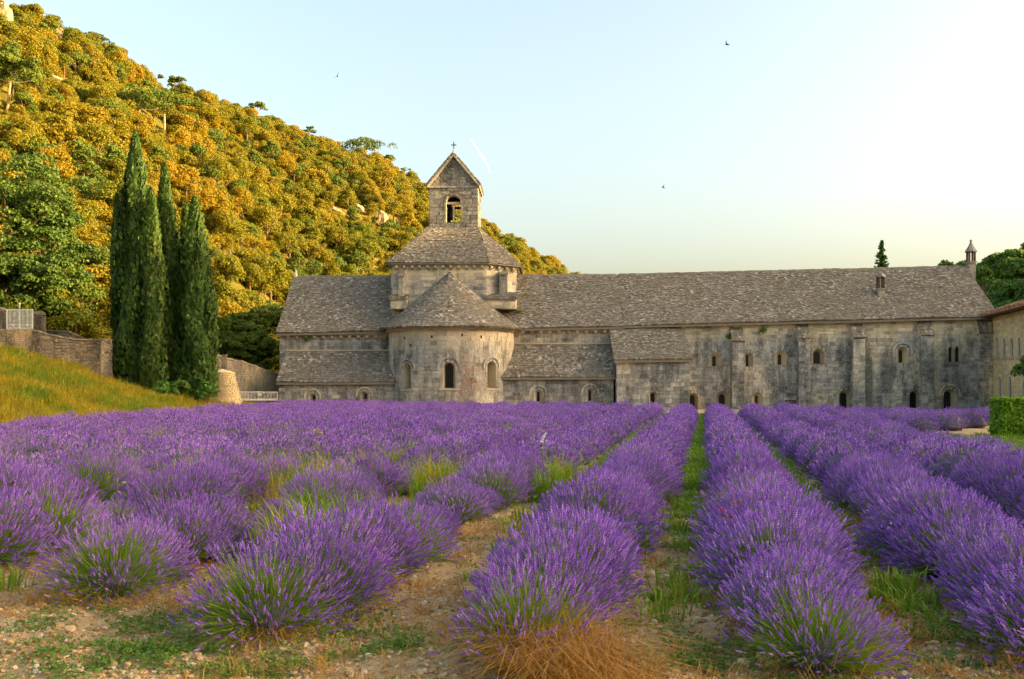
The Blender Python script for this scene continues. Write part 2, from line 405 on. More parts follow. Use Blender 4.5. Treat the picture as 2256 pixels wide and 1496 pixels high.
# ploughed soil of the field, uneven near the camera
def grid_mesh(xs, ys, zf):
    X, Y = np.meshgrid(xs, ys); Z = zf(X, Y); ny, nx = X.shape
    i = np.arange(ny * nx).reshape(ny, nx)
    return np.stack([X, Y, Z], -1).reshape(-1, 3), np.stack([i[:-1, :-1], i[:-1, 1:], i[1:, 1:], i[1:, :-1]], -1).reshape(-1, 4)
def soil_z(X, Y):
    X = np.asarray(X, float); Y = np.asarray(Y, float)
    return .02 + .06 * fbm(X * .9, Y * .9, 3) + .14 * fbm(X * 5, Y * 5, 4)
V, Q = grid_mesh(np.arange(-12, 9.6, .05), np.arange(3, 14.01, .05), soil_z)
tag(obj_from(make_mesh('soil', V, [Q], M['soil'], True), 'soil'), kind='structure')
V, Q = grid_mesh(np.linspace(0, 1, 60), np.linspace(14, 73, 80), lambda X, Y: .02 + .04 * fbm(X * 30, Y * .9, 3))
xr = np.where(V[:, 1] < 32.5, (6.5 + .194 * V[:, 1]) / .981, np.minimum((6.5 + .194 * V[:, 1]) / .981 + (V[:, 1] - 32.5) * 4, 24)); V[:, 0] = (GX0 - .3) + V[:, 0] * (xr - GX0 + .3)
tag(obj_from(make_mesh('field_soil', V, [Q], M['soil'], True), 'field_soil'), kind='structure')
# grass bank along the left of the field
V, Q = grid_mesh(np.linspace(-34, GX0 + .4, 60), np.linspace(12, 90, 90), lambda X, Y: bank_z(X, Y) + .012)
tag(obj_from(make_mesh('grass_bank', V, [Q], M['meadow'], True), 'grass_bank'), kind='structure')

# left hill: foot line to crest line, given by bearing
SKY = [(-900, -430), (-500, -230), (0, 48), (100, 95), (215, 140), (380, 222), (570, 268), (690, 318), (830, 372), (900, 412), (1060, 508), (1180, 575), (1255, 622), (1330, 690), (1450, 800)]
CREST_D = [(-900, 185), (0, 205), (570, 235), (900, 258), (1255, 290), (1450, 310)]
FOOT_D = [(-900, 52), (0, 66), (250, 71), (480, 88), (612, 100), (900, 118), (1255, 150), (1450, 175)]
FOOT_Z = [(-900, 4.3), (250, 4.2), (480, 1.8), (612, .3), (900, -.5), (1450, -1)]
def hill_point(s, t):
    s = np.asarray(s, float); t = np.asarray(t, float); k = (s - CX) / F
    dc = interp(s, CREST_D); df = interp(s, FOOT_D); zc = CH + (HY - interp(s, SKY)) / F * dc; zf = interp(s, FOOT_Z)
    D = df + (dc - df) * t
    p = np.where(t <= 1, 1 - (1 - np.clip(t, 0, 1)) ** 1.22, 1 - (t - 1) * .9)
    z = zf + (zc - zf) * p
    x = k * D
    env = np.clip(t * 5, 0, 1) * np.clip(1.0 - .75 * sstep(.8, 1.0, t), 0, 1)
    z = z + env * (9 * fbm(x / 38, D / 38, 3) + 2.0 * fbm(x / 9, D / 9, 2))
    return np.stack([x, D, z], -1)
S, T = np.meshgrid(np.linspace(-900, 1450, 130), np.linspace(-.03, 1.35, 80))
HV = hill_point(S, T).reshape(-1, 3); i = np.arange(S.size).reshape(S.shape)
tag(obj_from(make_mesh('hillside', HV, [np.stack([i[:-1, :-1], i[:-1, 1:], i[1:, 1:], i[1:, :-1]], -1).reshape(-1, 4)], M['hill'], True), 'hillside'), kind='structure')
HP = np.stack([CX + F * HV[:, 0] / HV[:, 1], HY - F * (HV[:, 2] - CH) / HV[:, 1]], -1)
def hill_at(px, py, tmax=1.0):
    """the nearest visible hill point seen at a photo pixel"""
    lo, hi = 0.0, tmax; prev = 1e9
    for tt in np.linspace(0, tmax, 400):
        P = hill_point(px, tt); y = HY - F * (P[2] - CH) / P[1]
        if y <= py: return P
    return hill_point(px, tmax)
# right ridge that shades the valley floor
RC = [(-260, 30), (-160, 42), (-60, 47), (40, 48), (120, 47), (200, 43), (290, 36), (340, 27), (420, 12), (520, 0)]
Yr = np.linspace(-260, 520, 100); Tr = np.linspace(0, 2, 40)
YY, TT = np.meshgrid(Yr, Tr)
def ridge_point(Y, T):
    zc = interp(Y, RC); x = 92 + 66 * T + .0006 * (Y - 60) ** 2 * .15; p = np.where(T < 1, np.sin(np.clip(T, 0, 1) * pi / 2), 1 - .35 * (T - 1))
    return np.stack([x, Y, zc * p - .3 + 3 * fbm(x / 25, Y / 25, 3) * np.clip(T * 3, 0, 1)], -1)
RV = ridge_point(YY, TT).reshape(-1, 3); i = np.arange(YY.size).reshape(YY.shape)
tag(obj_from(make_mesh('wooded_ridge', RV, [np.stack([i[:-1, :-1], i[:-1, 1:], i[1:, 1:], i[1:, :-1]], -1).reshape(-1, 4)], M['hill'], True), 'wooded_ridge'), kind='structure')

# ================================================================== ABBEY: local frame (u along the facade, v inward, z up)
ROT = R(-1.5); CA, SA = cos(R(1.5)), sin(R(1.5))
P0 = np.array(((614 - CX) / F * 74, 74.0, 0.0))
def U(px, v=0.0):
    k = (px - CX) / F
    return (k * (P0[1] + v * CA) - P0[0] - v * SA) / (CA + k * SA)
def Dp(u, v): return P0[1] - u * SA + v * CA
def Zp(px, py, v=0.0): return CH + (HY - py) / F * Dp(U(px, v), v)

def planar(v): return lambda u, z, d: np.stack([np.asarray(u, float) + 0 * z, v - np.asarray(d, float) + 0 * u + 0 * z, np.asarray(z, float) + 0 * u], -1)
def cyl(uc, vc, r): return lambda a, z, d: np.stack([uc + (r + d) * np.sin(np.asarray(a, float) / r) + 0 * z, vc - (r + d) * np.cos(np.asarray(a, float) / r) + 0 * z, np.asarray(z, float) + 0 * a], -1)
def facing(p0, p1):
    """plane through two plan points, outward to the right of p0->p1"""
    p0 = np.array(p0, float); p1 = np.array(p1, float); t = (p1 - p0) / np.linalg.norm(p1 - p0); n = np.array((t[1], -t[0]))
    return lambda u, z, d: np.stack([p0[0] + t[0] * u + n[0] * d + 0 * z, p0[1] + t[1] * u + n[1] * d + 0 * z, np.asarray(z, float) + 0 * u], -1)

def arch_outline(uc, hw, zb, h, n=10, pointed=False):
    zs = zb + h - hw * (1.35 if pointed else 1.0)
    pts = [(uc - hw, zb), (uc - hw, zs)]
    for i in range(1, n):
        a = pi - pi * i / n
        if pointed:
            x = cos(a); pts.append((uc + hw * x, zs + hw * 1.35 * (1 - abs(x) ** 1.7)))
        else: pts.append((uc + hw * cos(a), zs + hw * sin(a)))
    pts += [(uc + hw, zs), (uc + hw, zb)]
    return np.array(pts)
def op_half(o, z, extra):
    """half width of an opening (plus margin) at height z"""
    zb, h, hw = o['z'], o['h'], o['hw']; zs = zb + h - hw
    if z < zb - extra * .5 or z > zb + h + extra: return 0.0
    if z <= zs: return hw + extra
    q = (hw + extra) ** 2 - (z - zs) ** 2
    return sqrt(q) if q > 0 else 0.0
def masonry(u0, u1, z0, zt, ops, course, lmin, lmax, g, ring=.14, irr=.15):
    B = []; z = z0; zmax = max(zt(u0), zt(u1))
    while z < zmax - .03:
        h = course * g.uniform(1 - irr, 1 + irr); zm = z + h / 2
        cuts = []
        for o in ops:
            hw = max(op_half(o, zm, ring), op_half(o, z + .01, ring), op_half(o, z + h - .01, ring))
            if hw > 0: cuts.append((o['u'] - hw, o['u'] + hw))
        cuts.sort(); free = []; c = u0
        for a, b in cuts:
            if a > c: free.append((c, min(a, u1)))
            c = max(c, b)
        if c < u1: free.append((c, u1))
        for a, b in free:
            u = a
            while u < b - .02:
                L = g.uniform(lmin, lmax)
                if b - u - L < lmin * .6: L = b - u
                L = min(L, b - u); z1 = min(z + h, zt(u + L / 2))
                if z1 - z > .05 and L > .04: B.append((u, u + L, z, z1, g.uniform(.006, .034)))
                u += L
        z += h
    return np.array(B).reshape(-1, 5)
def block_arrays(f, B, gap=.009, bev=.008):
    u0, u1, z0, z1, t = [B[:, i] for i in range(5)]
    a = [(u0 + gap, z0 + gap), (u1 - gap, z0 + gap), (u1 - gap, z1 - gap), (u0 + gap, z1 - gap)]
    b = [(u0 + gap + bev, z0 + gap + bev), (u1 - gap - bev, z0 + gap + bev), (u1 - gap - bev, z1 - gap - bev), (u0 + gap + bev, z1 - gap - bev)]
    V = np.stack([f(u, z, 0 * t - .01) for u, z in a] + [f(u, z, t) for u, z in b], 1)
    base = np.arange(len(B))[:, None, None] * 8
    Fq = np.array([[4, 5, 6, 7], [0, 1, 5, 4], [1, 2, 6, 5], [2, 3, 7, 6], [3, 0, 4, 7]])[None] + base
    return V, Fq.reshape(-1, 4)
def facing_stones(parent, f, B, mat, singles=0, name='stone', gap=.009):
    if len(B) == 0: return
    order = np.argsort(-(B[:, 1] - B[:, 0]) * (B[:, 3] - B[:, 2])); one = order[:singles]; rest = order[singles:]
    for k in one:
        V, q = block_arrays(f, B[k:k + 1], gap); obj_from(make_mesh(name, V, [q], mat), name, parent)
    if len(rest):
        V, q = block_arrays(f, B[rest], gap); obj_from(make_mesh('stone_facing', V, [q], mat), 'stone_facing', parent, kind='stuff')

def window(parent, f, o, mat_trim, mat_sur=None):
    """splayed arched window: surround, reveal, pane, bars, sill, hood"""
    uc, hw, zb, h = o['u'], o['hw'], o['z'], o['h']; dp = o.get('d', .45); pt = o.get('pointed', False)
    ih = o.get('ih', hw * .45); iz = o.get('iz', .25 * (hw - ih) + .02); itop = o.get('it', (hw - ih) * .9)
    iu = uc + o.get('iu', 0)
    out = arch_outline(uc, hw, zb, h, pointed=pt); inn = arch_outline(iu, ih, zb + iz, h - iz - itop, pointed=pt); n = len(out)
    root = empty('window'); root.parent = parent
    mb = MB(); V = np.concatenate([f(out[:, 0], out[:, 1], .03 + 0 * out[:, 0]), f(inn[:, 0], inn[:, 1], -dp + 0 * inn[:, 0])])
    mb.add(V, np.array([[i, (i + 1) % n, n + (i + 1) % n, n + i] for i in range(n)])); mb.build('reveal', mat_trim, root)
    if o.get('pane', True):
        mb = MB(); q = f(inn[:, 0], inn[:, 1], -dp - .03 + 0 * inn[:, 0]); q2 = f(inn[:, 0], inn[:, 1], -dp - .08 + 0 * inn[:, 0])
        mb.add(np.concatenate([q, q2]), [np.arange(n), np.arange(n, 2 * n), np.array([[i, (i + 1) % n, n + (i + 1) % n, n + i] for i in range(n)])]); mb.build('pane', M['glass'], root)
    if o.get('bars'):
        mb = MB(); nb, nr = o['bars']; zt = zb + h - itop - .04
        for k in range(1, nb + 1):
            uu = iu - ih + 2 * ih * k / (nb + 1); mb.tube([f(np.array(uu), np.array(zz), np.array(-dp + .02)) for zz in (zb + iz, zt)], .014, 4)
        for k in range(1, nr + 1):
            zz = zb + iz + (zt - zb - iz) * k / (nr + 1); mb.tube([f(np.array(uu), np.array(zz), np.array(-dp + .025)) for uu in (iu - ih * .97, iu + ih * .97)], .012, 4)
        mb.build('bars', M['iron'], root, kind='stuff')
    # dressed surround, stone by stone
    rw = o.get('ring', .14); g = np.random.default_rng(int(uc * 97) % 999)
    o2 = arch_outline(uc, hw + rw, zb, h + rw, pointed=pt); mb = MB()
    for i in range(n - 1):
        a, b, c, d = out[i], out[i + 1], o2[i + 1], o2[i]; m = (a + b + c + d) / 4; k = .94; tt = g.uniform(.035, .055)
        segs = [(a, b, c, d)] if i not in (0, n - 2) else [tuple(x[0] + (x[1] - x[0]) * np.array(tq) for x, tq in ()) or None]
        if i in (0, n - 2):
            segs = []; ns = max(1, int(round(np.linalg.norm(b - a) / .3)))
            for q in range(ns):
                segs.append((a + (b - a) * q / ns, a + (b - a) * (q + 1) / ns, d + (c - d) * (q + 1) / ns, d + (c - d) * q / ns))
        for sg in segs:
            sg = np.array(sg); m = sg.mean(0); s2 = m + (sg - m) * np.array([.93, .95])
            V = np.concatenate([f(sg[:, 0], sg[:, 1], -.01 + 0 * sg[:, 0]), f(s2[:, 0], s2[:, 1], tt + 0 * s2[:, 0])])
            mb.add(V, np.array([[4, 5, 6, 7], [0, 1, 5, 4], [1, 2, 6, 5], [2, 3, 7, 6], [3, 0, 4, 7]]))
    mb.build('surround', mat_sur or mat_trim, root, kind='stuff')
    if o.get('sill'):
        mb = MB(); ext = hw + rw + .1; P = []
        for d_ in (-.02, .12):
            for zz in (zb - .13, zb - .005):
                for uu in (uc - ext, uc + ext): P.append(f(np.array(uu), np.array(zz), np.array(d_)))
        mb.add(P, np.array([[0, 1, 3, 2], [4, 5, 7, 6], [0, 1, 5, 4], [2, 3, 7, 6], [0, 2, 6, 4], [1, 3, 7, 5]])); mb.build('sill', mat_trim, root)
    if o.get('hood'):
        r0, r1 = hw + rw + .10, hw + rw + .2; zs = zb + h - hw; mb = MB(); A = np.linspace(-.18, pi + .18, 19)
        P = []
        for a in A:
            for r_, d_ in ((r0, 0), (r0, .1), (r1, .12), (r1, 0)): P.append(f(np.array(uc + r_ * cos(a)), np.array(zs + r_ * sin(a)), np.array(d_)))
        Q = [[i * 4 + j, i * 4 + (j + 1) % 4, (i + 1) * 4 + (j + 1) % 4, (i + 1) * 4 + j] for i in range(len(A) - 1) for j in range(4)]
        mb.add(P, [np.array(Q), np.array([0, 1, 2, 3]), np.array([len(P) - 4, len(P) - 3, len(P) - 2, len(P) - 1])]); mb.build('hood_mould', M['wall'], root)
    return root

def wall(parent, f, u0, u1, z0, zt, ops, mat, course=.28, lmin=.35, lmax=.75, seed=1, singles=0, name='wall', curve=False, trim=None, blocks=True):
    """wall sheet with arched holes, stone facing and its windows"""
    if not callable(zt): zc = zt; zt = lambda u: zc
    g = np.random.default_rng(seed); mb = MB()
    def quad(a, b, za, zb_, zc_, zd):
        V = [f(np.array(x), np.array(z), np.array(0.)) for x, z in ((a, za), (b, zb_), (b, zc_), (a, zd))]; mb.add(V, np.array([[0, 1, 2, 3]]))
    outl = [(o, arch_outline(o['u'], o['hw'], o['z'], o['h'], pointed=o.get('pointed', False))) for o in ops]
    bp = {u0, u1}
    for o, pts in outl: bp.update(float(x) for x in pts[:, 0] if u0 < x < u1)
    if curve: bp.update(np.linspace(u0, u1, max(2, int((u1 - u0) / .4))).tolist())
    bp = sorted(bp)
    for a, b in zip(bp[:-1], bp[1:]):
        if b - a < 1e-6: continue
        m = (a + b) / 2; lo = (z0, z0)
        for o, pts in sorted(((o, p) for o, p in outl if o['u'] - o['hw'] < m < o['u'] + o['hw']), key=lambda q: q[0]['z']):
            arc = pts[1:-1]; quad(a, b, lo[0], lo[1], o['z'], o['z'])
            lo = (float(np.interp(a, arc[:, 0], arc[:, 1])), float(np.interp(b, arc[:, 0], arc[:, 1])))
        quad(a, b, lo[0], lo[1], zt(b), zt(a))
    wo = mb.build(name, mat, parent)
    if blocks: facing_stones(wo, f, masonry(u0, u1, z0, zt, ops, course, lmin, lmax, g), mat, singles)
    for o in ops:
        if not o.get('nowin'): window(parent, f, o, trim or M['trim'], M['pale'] if o.get('sur') else mat)
    return wo

def tile_field(parent, name, g_, Ls, Lt, mat, seed, course=.125, wmin=.10, wmax=.26, thick=.04, clip=None, width_at=None, sag=.13):
    """overlapping slabs on a surface g_(s,t,h) with s in 0..1 and t in 0..1 up the slope"""
    g = np.random.default_rng(seed); n = int(Lt / course); A = []
    for r in range(n + 1):
        t0 = r / n - .004; t1 = min((r + 1.35) / n, 1.0) if r < n else 1.0
        Lw = Ls if width_at is None else max(.3, width_at(min(t0 + .5 / n, 1)))
        s = -g.uniform(0, .2) / Lw
        while s < 1:
            w_ = g.uniform(wmin, wmax) / Lw; s1 = s + w_
            a, b = max(s, 0), min(s1, 1)
            if b - a > .02 / Lw and t1 > t0 + .002 and (clip is None or clip((a + b) / 2, t0)):
                A.append((a + .006 / Lw, b - .006 / Lw, t0 + g.uniform(-.12, .12) / n, t1, thick * g.uniform(.6, 1.5), g.uniform(-.4, .4) * thick))
            s = s1
    A = np.array(A); s0, s1, t0, t1, th, tw = A.T
    wav = lambda s, t: sag * vnoise(s * Ls * .35 + seed, t * Lt * .5)
    P = [g_(s0, t0, th + tw + wav(s0, t0)), g_(s1, t0, th - tw + wav(s1, t0)), g_(s1, t1, .012 + 0 * th + wav(s1, t1)), g_(s0, t1, .012 + 0 * th + wav(s0, t1)),
         g_(s0, t0, -.05 + 0 * th), g_(s1, t0, -.05 + 0 * th)]
    V = np.stack(P, 1); base = np.arange(len(A))[:, None] * 6
    Q = np.concatenate([base + np.array([0, 1, 2, 3]), base + np.array([0, 4, 5, 1])]); Tt = np.concatenate([base + np.array([0, 3, 4]), base + np.array([1, 5, 2])])
    return obj_from(make_mesh(name, V.reshape(-1, 3), [Q, Tt], mat), name, parent, kind='stuff')
def plane_g(a, b, c, d):
    """bilinear patch: a,b eave ends, c,d ridge ends (c above b)"""
    a, b, c, d = [np.array(x, float) for x in (a, b, c, d)]
    nrm = np.cross(b - a, d - a); nrm /= np.linalg.norm(nrm)
    if nrm[2] < 0: nrm = -nrm
    return lambda s, t, h: (a * ((1 - s) * (1 - t))[:, None] + b * (s * (1 - t))[:, None] + c * (s * t)[:, None] + d * ((1 - s) * t)[:, None] + nrm * np.asarray(h)[:, None])
def roof_slope(parent, a, b, c, d, mat, seed, name='roof', thick=.18, **kw):
    a, b, c, d = [np.array(x, float) for x in (a, b, c, d)]
    mb = MB(); dn = np.array([0, 0, -thick])
    mb.add([a, b, c, d, a + dn, b + dn, c + dn, d + dn], np.array([[0, 1, 2, 3], [4, 5, 6, 7], [0, 1, 5, 4], [1, 2, 6, 5], [2, 3, 7, 6], [3, 0, 4, 7]]))
    ro = mb.build(name, mat, parent)
    Lb, Lc = np.linalg.norm(b - a), np.linalg.norm(c - d)
    tile_field(ro, 'roof_slabs', plane_g(a, b, c, d), Lb, np.linalg.norm((d + c - a - b) / 2), mat, seed, width_at=lambda t: Lb + (Lc - Lb) * t, **kw)
    return ro
def along(parent, name, p, q, step, size, mat, g, jit=.02):
    """a row of single stones from p to q (ridge caps)"""
    p = np.array(p, float); q = np.array(q, float); L = np.linalg.norm(q - p); n = max(1, int(L / step)); d = (q - p) / L
    s = np.array([-d[1], d[0], 0]); s /= np.linalg.norm(s) + 1e-9
    for k in range(n):
        c0 = p + d * (L * (k + .03) / n); c1 = p + d * (L * (k + .97) / n); o = g.uniform(-jit, jit); w_, h_ = size[0] * g.uniform(.85, 1.15), size[1] * g.uniform(.8, 1.2)
        mb = MB(); up = np.array([0, 0, 1.])
        V = [c0 - s * w_ - up * .16, c0 + s * w_ - up * .16, c0 + up * (h_ + o), c1 - s * w_ - up * .16, c1 + s * w_ - up * .16, c1 + up * (h_ - o)]
        mb.add(V, [np.array([[0, 3, 5, 2], [1, 4, 5, 2], [0, 1, 4, 3]]), np.array([[0, 1, 2], [3, 4, 5]])]); mb.build(name, mat, parent)

church = empty('abbey_church', P0, ROT)
tag(church, 'grey stone Romanesque church with rounded apse, octagonal drum and square bell tower', 'church')
gch = np.random.default_rng(11)
def W_(px, py_top, py_bot, wpx, v, **kw):
    u = U(px, v); D = Dp(u, v); zt = CH + (HY - py_top) / F * D; zb = CH + (HY - py_bot) / F * D
    return dict(u=u, hw=wpx / 2 / F * D, z=zb, h=zt - zb, **kw)

# --- transept / nave body behind the apse (main wall v=0)
uL, uJ = U(616, 0), U(1346, 0)
ze, zr = Zp(616, 733, -.4), Zp(640, 612, 4.8)
zeR = Zp(1300, 719, -.4)
zev = lambda u: ze + (zeR - ze) * (u - uL) / (uJ - uL)
uaL, uaR = U(858, 0), U(1132, 0)
VL = -2.4                                               # lean-to front
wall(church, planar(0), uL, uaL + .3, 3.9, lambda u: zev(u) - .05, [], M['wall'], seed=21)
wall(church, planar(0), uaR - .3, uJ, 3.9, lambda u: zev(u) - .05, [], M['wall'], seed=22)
# left gable wall and back
mb = MB(); mb.prism([(0, -.1), (9.6, -.1), (9.6, ze), (4.8, zr - .12), (0, ze)], uL, uL + .5)
gw = mb.build('gable_wall', M['wall'], church)
facing_stones(gw, facing((uL, 9.6), (uL, 0)), masonry(0, 9.6, 0, lambda u: ze + (zr - ze) * (1 - abs(u - 4.8) / 4.8) - .15, [], .28, .35, .75, gch), M['wall'])
mb = MB(); mb.box(uL + .5, uJ, 9.3, 9.6, -.1, ze); mb.build('rear_wall', M['wall'], church)
# roofs of the body
uE = uL - .15
roof_slope(church, (uE, -.45, ze - .05), (uJ + 1, -.45, zev(uJ)), (uJ + 1, 4.8, zr + .1), (uE + .02, 4.8, zr), M['lauze'], 31, 'roof')
roof_slope(church, (uE, 10.05, ze - .05), (uJ + 1, 10.05, zev(uJ)), (uJ + 1, 4.8, zr + .1), (uE + .02, 4.8, zr), M['lauze'], 32, 'rear_roof', course=.6, wmax=1.2)
along(church, 'ridge_stone', (uE + .1, 4.8, zr + .05), (U(866, 4.8), 4.8, zr + .06), .62, (.24, .14), M['lauze'], gch)
along(church, 'ridge_stone', (U(1136, 4.8), 4.8, zr + .08), (uJ + .8, 4.8, zr + .12), .62, (.24, .14), M['lauze'], gch)
mb = MB(); mb.lathe([(.001, .0), (.16, 0), (.12, .3), (.06, .5), (.03, .62), (.001, .68)], 6, (uE + .2, 4.8, zr + .05)); mb.build('finial', M['wall'], church)
# cornice and corbels under the eaves
mb = MB(); mb.box(uL - .05, uaL + .1, -.3, .02, ze - .2, ze - .06); mb.build('cornice', M['trim'], church)
mb = MB(); mb.box(uaR, uJ, -.3, .02, zeR - .24, zeR - .08); mb.build('cornice', M['wall'], church)
def corbel(parent, f, u, z, mat, w_=.11, h_=.34, p_=.28):
    mb = MB(); P = []
    for uu in (u - w_, u + w_):
        for d_, zz in ((-.02, z), (p_, z), (p_, z - h_ * .45), (p_ * .45, z - h_ * .8), (-.02, z - h_)): P.append(f(np.array(uu), np.array(zz), np.array(d_)))
    mb.add(P, [np.array([[i, (i + 1) % 5, 5 + (i + 1) % 5, 5 + i] for i in range(5)]), np.arange(5), np.arange(5, 10)]); mb.build('corbel', mat, parent)
for k in range(12): corbel(church, planar(0), U(637 + 19.2 * k, 0), ze - .2, M['trim'])
for k in range(10): corbel(church, planar(0), U(1152 + 20 * k, 0), zeR - .24, M['wall'])
# lean-to chapels with low windows
def lean_to(u0, u1, ztop, zeave, ops, seed, mat):
    wall(church, planar(VL), u0, u1, -.1, zeave - .02, ops, mat, seed=seed, course=.27, trim=M['wall_apse'])
    roof_slope(church, (u0 - .1, VL - .25, zeave - .08), (u1 + .1, VL - .25, zeave - .05), (u1 + .02, .05, ztop), (u0 - .02, .05, ztop), M['lauze'], seed + 1, 'lean_to_roof', course=.19)
    mb = MB(); mb.prism([(0, -.1), (VL + .02, -.1), (VL + .02, zeave - .1), (0, ztop - .12)], u0, u0 + .35); mb.prism([(0, -.1), (VL + .02, -.1), (VL + .02, zeave - .1), (0, ztop - .12)], u1 - .35, u1); mb.build('end_wall', mat, church, kind='stuff')
    mb = MB(); mb.box(u0, u1, -.16, .03, ztop - .02, ztop + .1); mb.build('flashing_course', M['trim'], church)
lean_to(U(614, VL), uaL + 1.2, Zp(740, 773, 0), Zp(740, 840, VL), [W_(689, 867, 893, 16, VL, ih=.1, hood=True), W_(803, 862, 893, 17, VL, ih=.09, hood=True)], 41, M['wall_low'])
lean_to(uaR - 1.2, U(1352, VL), Zp(1240, 758, 0), Zp(1240, 829, VL), [W_(1186, 858, 887, 18, VL, ih=.09, hood=True), W_(1300, 855, 885, 17, VL, ih=.09, hood=True)], 43, M['wall_low'])

# --- apse
ucA = U(995, 0); rA = (U(1132, 0) - U(858, 0)) / 2; vcA = .1
fA = cyl(ucA, vcA, rA); half = rA * pi / 2 * 1.02; zA = Zp(995, 719, -rA)
def apse_u(px):                      # arc length at which the apse surface is seen at a bearing
    best = min(np.linspace(-half, half, 800), key=lambda a: abs(CX + F * ((P0[0] + fA(a, np.array(0.), 0)[0] * CA + fA(a, np.array(0.), 0)[1] * SA)) / Dp(fA(a, np.array(0.), 0)[0], fA(a, np.array(0.), 0)[1]) - px))
    return float(best)
def A_(px, yt, yb, wm, **kw):
    a = apse_u(px); q = fA(a, np.array(0.), 0); D = Dp(q[0], q[1]); zt = CH + (HY - yt) / F * D; zb = CH + (HY - yb) / F * D
    return dict(u=a, hw=wm / 2, z=zb, h=zt - zb, **kw)
apse_ops = [A_(897, 801, 857, .78, ih=.26, d=.75, bars=(2, 7), hood=True, sill=True, ring=.16, iz=.1, it=.1),
            A_(989, 798, 856, .84, ih=.33, d=.5, bars=(3, 8), hood=True, sill=True, ring=.18, iz=.05, it=.08),
            A_(1083, 796, 856, .78, ih=.26, d=.75, bars=(2, 7), hood=True, sill=True, ring=.16, iz=.1, it=.1)]
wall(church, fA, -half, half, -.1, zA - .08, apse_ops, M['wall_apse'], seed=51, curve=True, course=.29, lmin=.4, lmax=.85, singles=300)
# putlog holes: dark blocks on the wall, recess shade painted in
mb = MB()
for px, py in ((952, 742), (1018, 738), (892, 745), (905, 715 + 46), (1060, 742)):
    a = apse_u(px); q = fA(a, np.array(0.), 0); z = CH + (HY - py) / F * Dp(q[0], q[1]); p = fA(np.array(a), np.array(z), np.array(.03))
    mb.box(p[0] - .05, p[0] + .05, p[1] - .03, p[1] + .05, z - .1, z + .1)
mb.build('putlog_hole_shade', M['dark'], church, kind='stuff')
n = 40; mb = MB(); A = np.linspace(-half, half, n + 1)
V = np.concatenate([fA(A, zA - .22 + 0 * A, .0 + 0 * A), fA(A, zA - .22 + 0 * A, .2 + 0 * A), fA(A, zA - .04 + 0 * A, .26 + 0 * A), fA(A, zA - .04 + 0 * A, 0 * A)])
mb.add(V, np.array([[k * (n + 1) + i, k * (n + 1) + i + 1, ((k + 1) % 4) * (n + 1) + i + 1, ((k + 1) % 4) * (n + 1) + i] for k in range(4) for i in range(n)])); mb.build('cornice', M['trim'], church)
zap = Zp(990, 601, .4)
def cone_g(s, t, h):
    a = (s - .5) * 2 * pi * .56; r = (rA + .34) * (1 - t) + .02; fl = .22 * (1 - t) ** 6
    ro = r + h * .65 + fl
    return np.stack([ucA - .12 * t + ro * np.sin(a), vcA + .2 * t - ro * np.cos(a), zA - .02 + (zap - zA) * t + h * .75], -1)
mb = MB(); ss = np.linspace(0, 1, 41); tt = np.linspace(0, 1, 8); SS, TT2 = np.meshgrid(ss, tt)
i = np.arange(SS.size).reshape(SS.shape); mb.add(cone_g(SS.ravel(), TT2.ravel(), -.02 + 0 * SS.ravel()), np.stack([i[:-1, :-1], i[:-1, 1:], i[1:, 1:], i[1:, :-1]], -1).reshape(-1, 4))
apse_roof = mb.build('apse_roof', M['lauze'], church)
Lc = (rA + .34) * 2 * pi * .56
tile_field(apse_roof, 'roof_slabs', cone_g, Lc, sqrt((rA + .3) ** 2 + (zap - zA) ** 2), M['lauze'], 52, width_at=lambda t: Lc * (1 - t) + .3, course=.18)

# --- drum over the crossing
vd = 5.3; vF = .75
ud = U(1000, vd)
def Uf(px): return U(px, vF)
dpoly = [(Uf(866), vF), (Uf(1071), vF), (U(1136, 2.6), 2.6), (U(1136, 2.6) + .05, 8.0), (Uf(1071), 9.9), (Uf(900), 9.9), (Uf(866) - .25, 8.0), (Uf(866) - .25, 1.4)]
zd0, zd1 = 7.0, Zp(970, 580, vF)
drum = empty('drum'); drum.parent = church
for k in range(8):
    a, b = dpoly[k], dpoly[(k + 1) % 8]; L = math.dist(a, b); f = facing(a, b)
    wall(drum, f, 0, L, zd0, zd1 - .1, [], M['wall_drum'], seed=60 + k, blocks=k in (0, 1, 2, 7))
    if k in (0, 1):
        nC = int(L / .58)
        for j in range(nC): corbel(church, f, L * (j + .5) / nC, zd1 - .18, M['trim'], .1, .36, .28)
mb = MB(); cx = sum(p[0] for p in dpoly) / 8; cy = sum(p[1] for p in dpoly) / 8
off = lambda p, e: (cx + (p[0] - cx) * (1 + e), cy + (p[1] - cy) * (1 + e))
mb.prism([off(p, .05) for p in dpoly], zd1 - .18, zd1 - .06, 'z'); mb.build('drum_cornice', M['trim'], church)
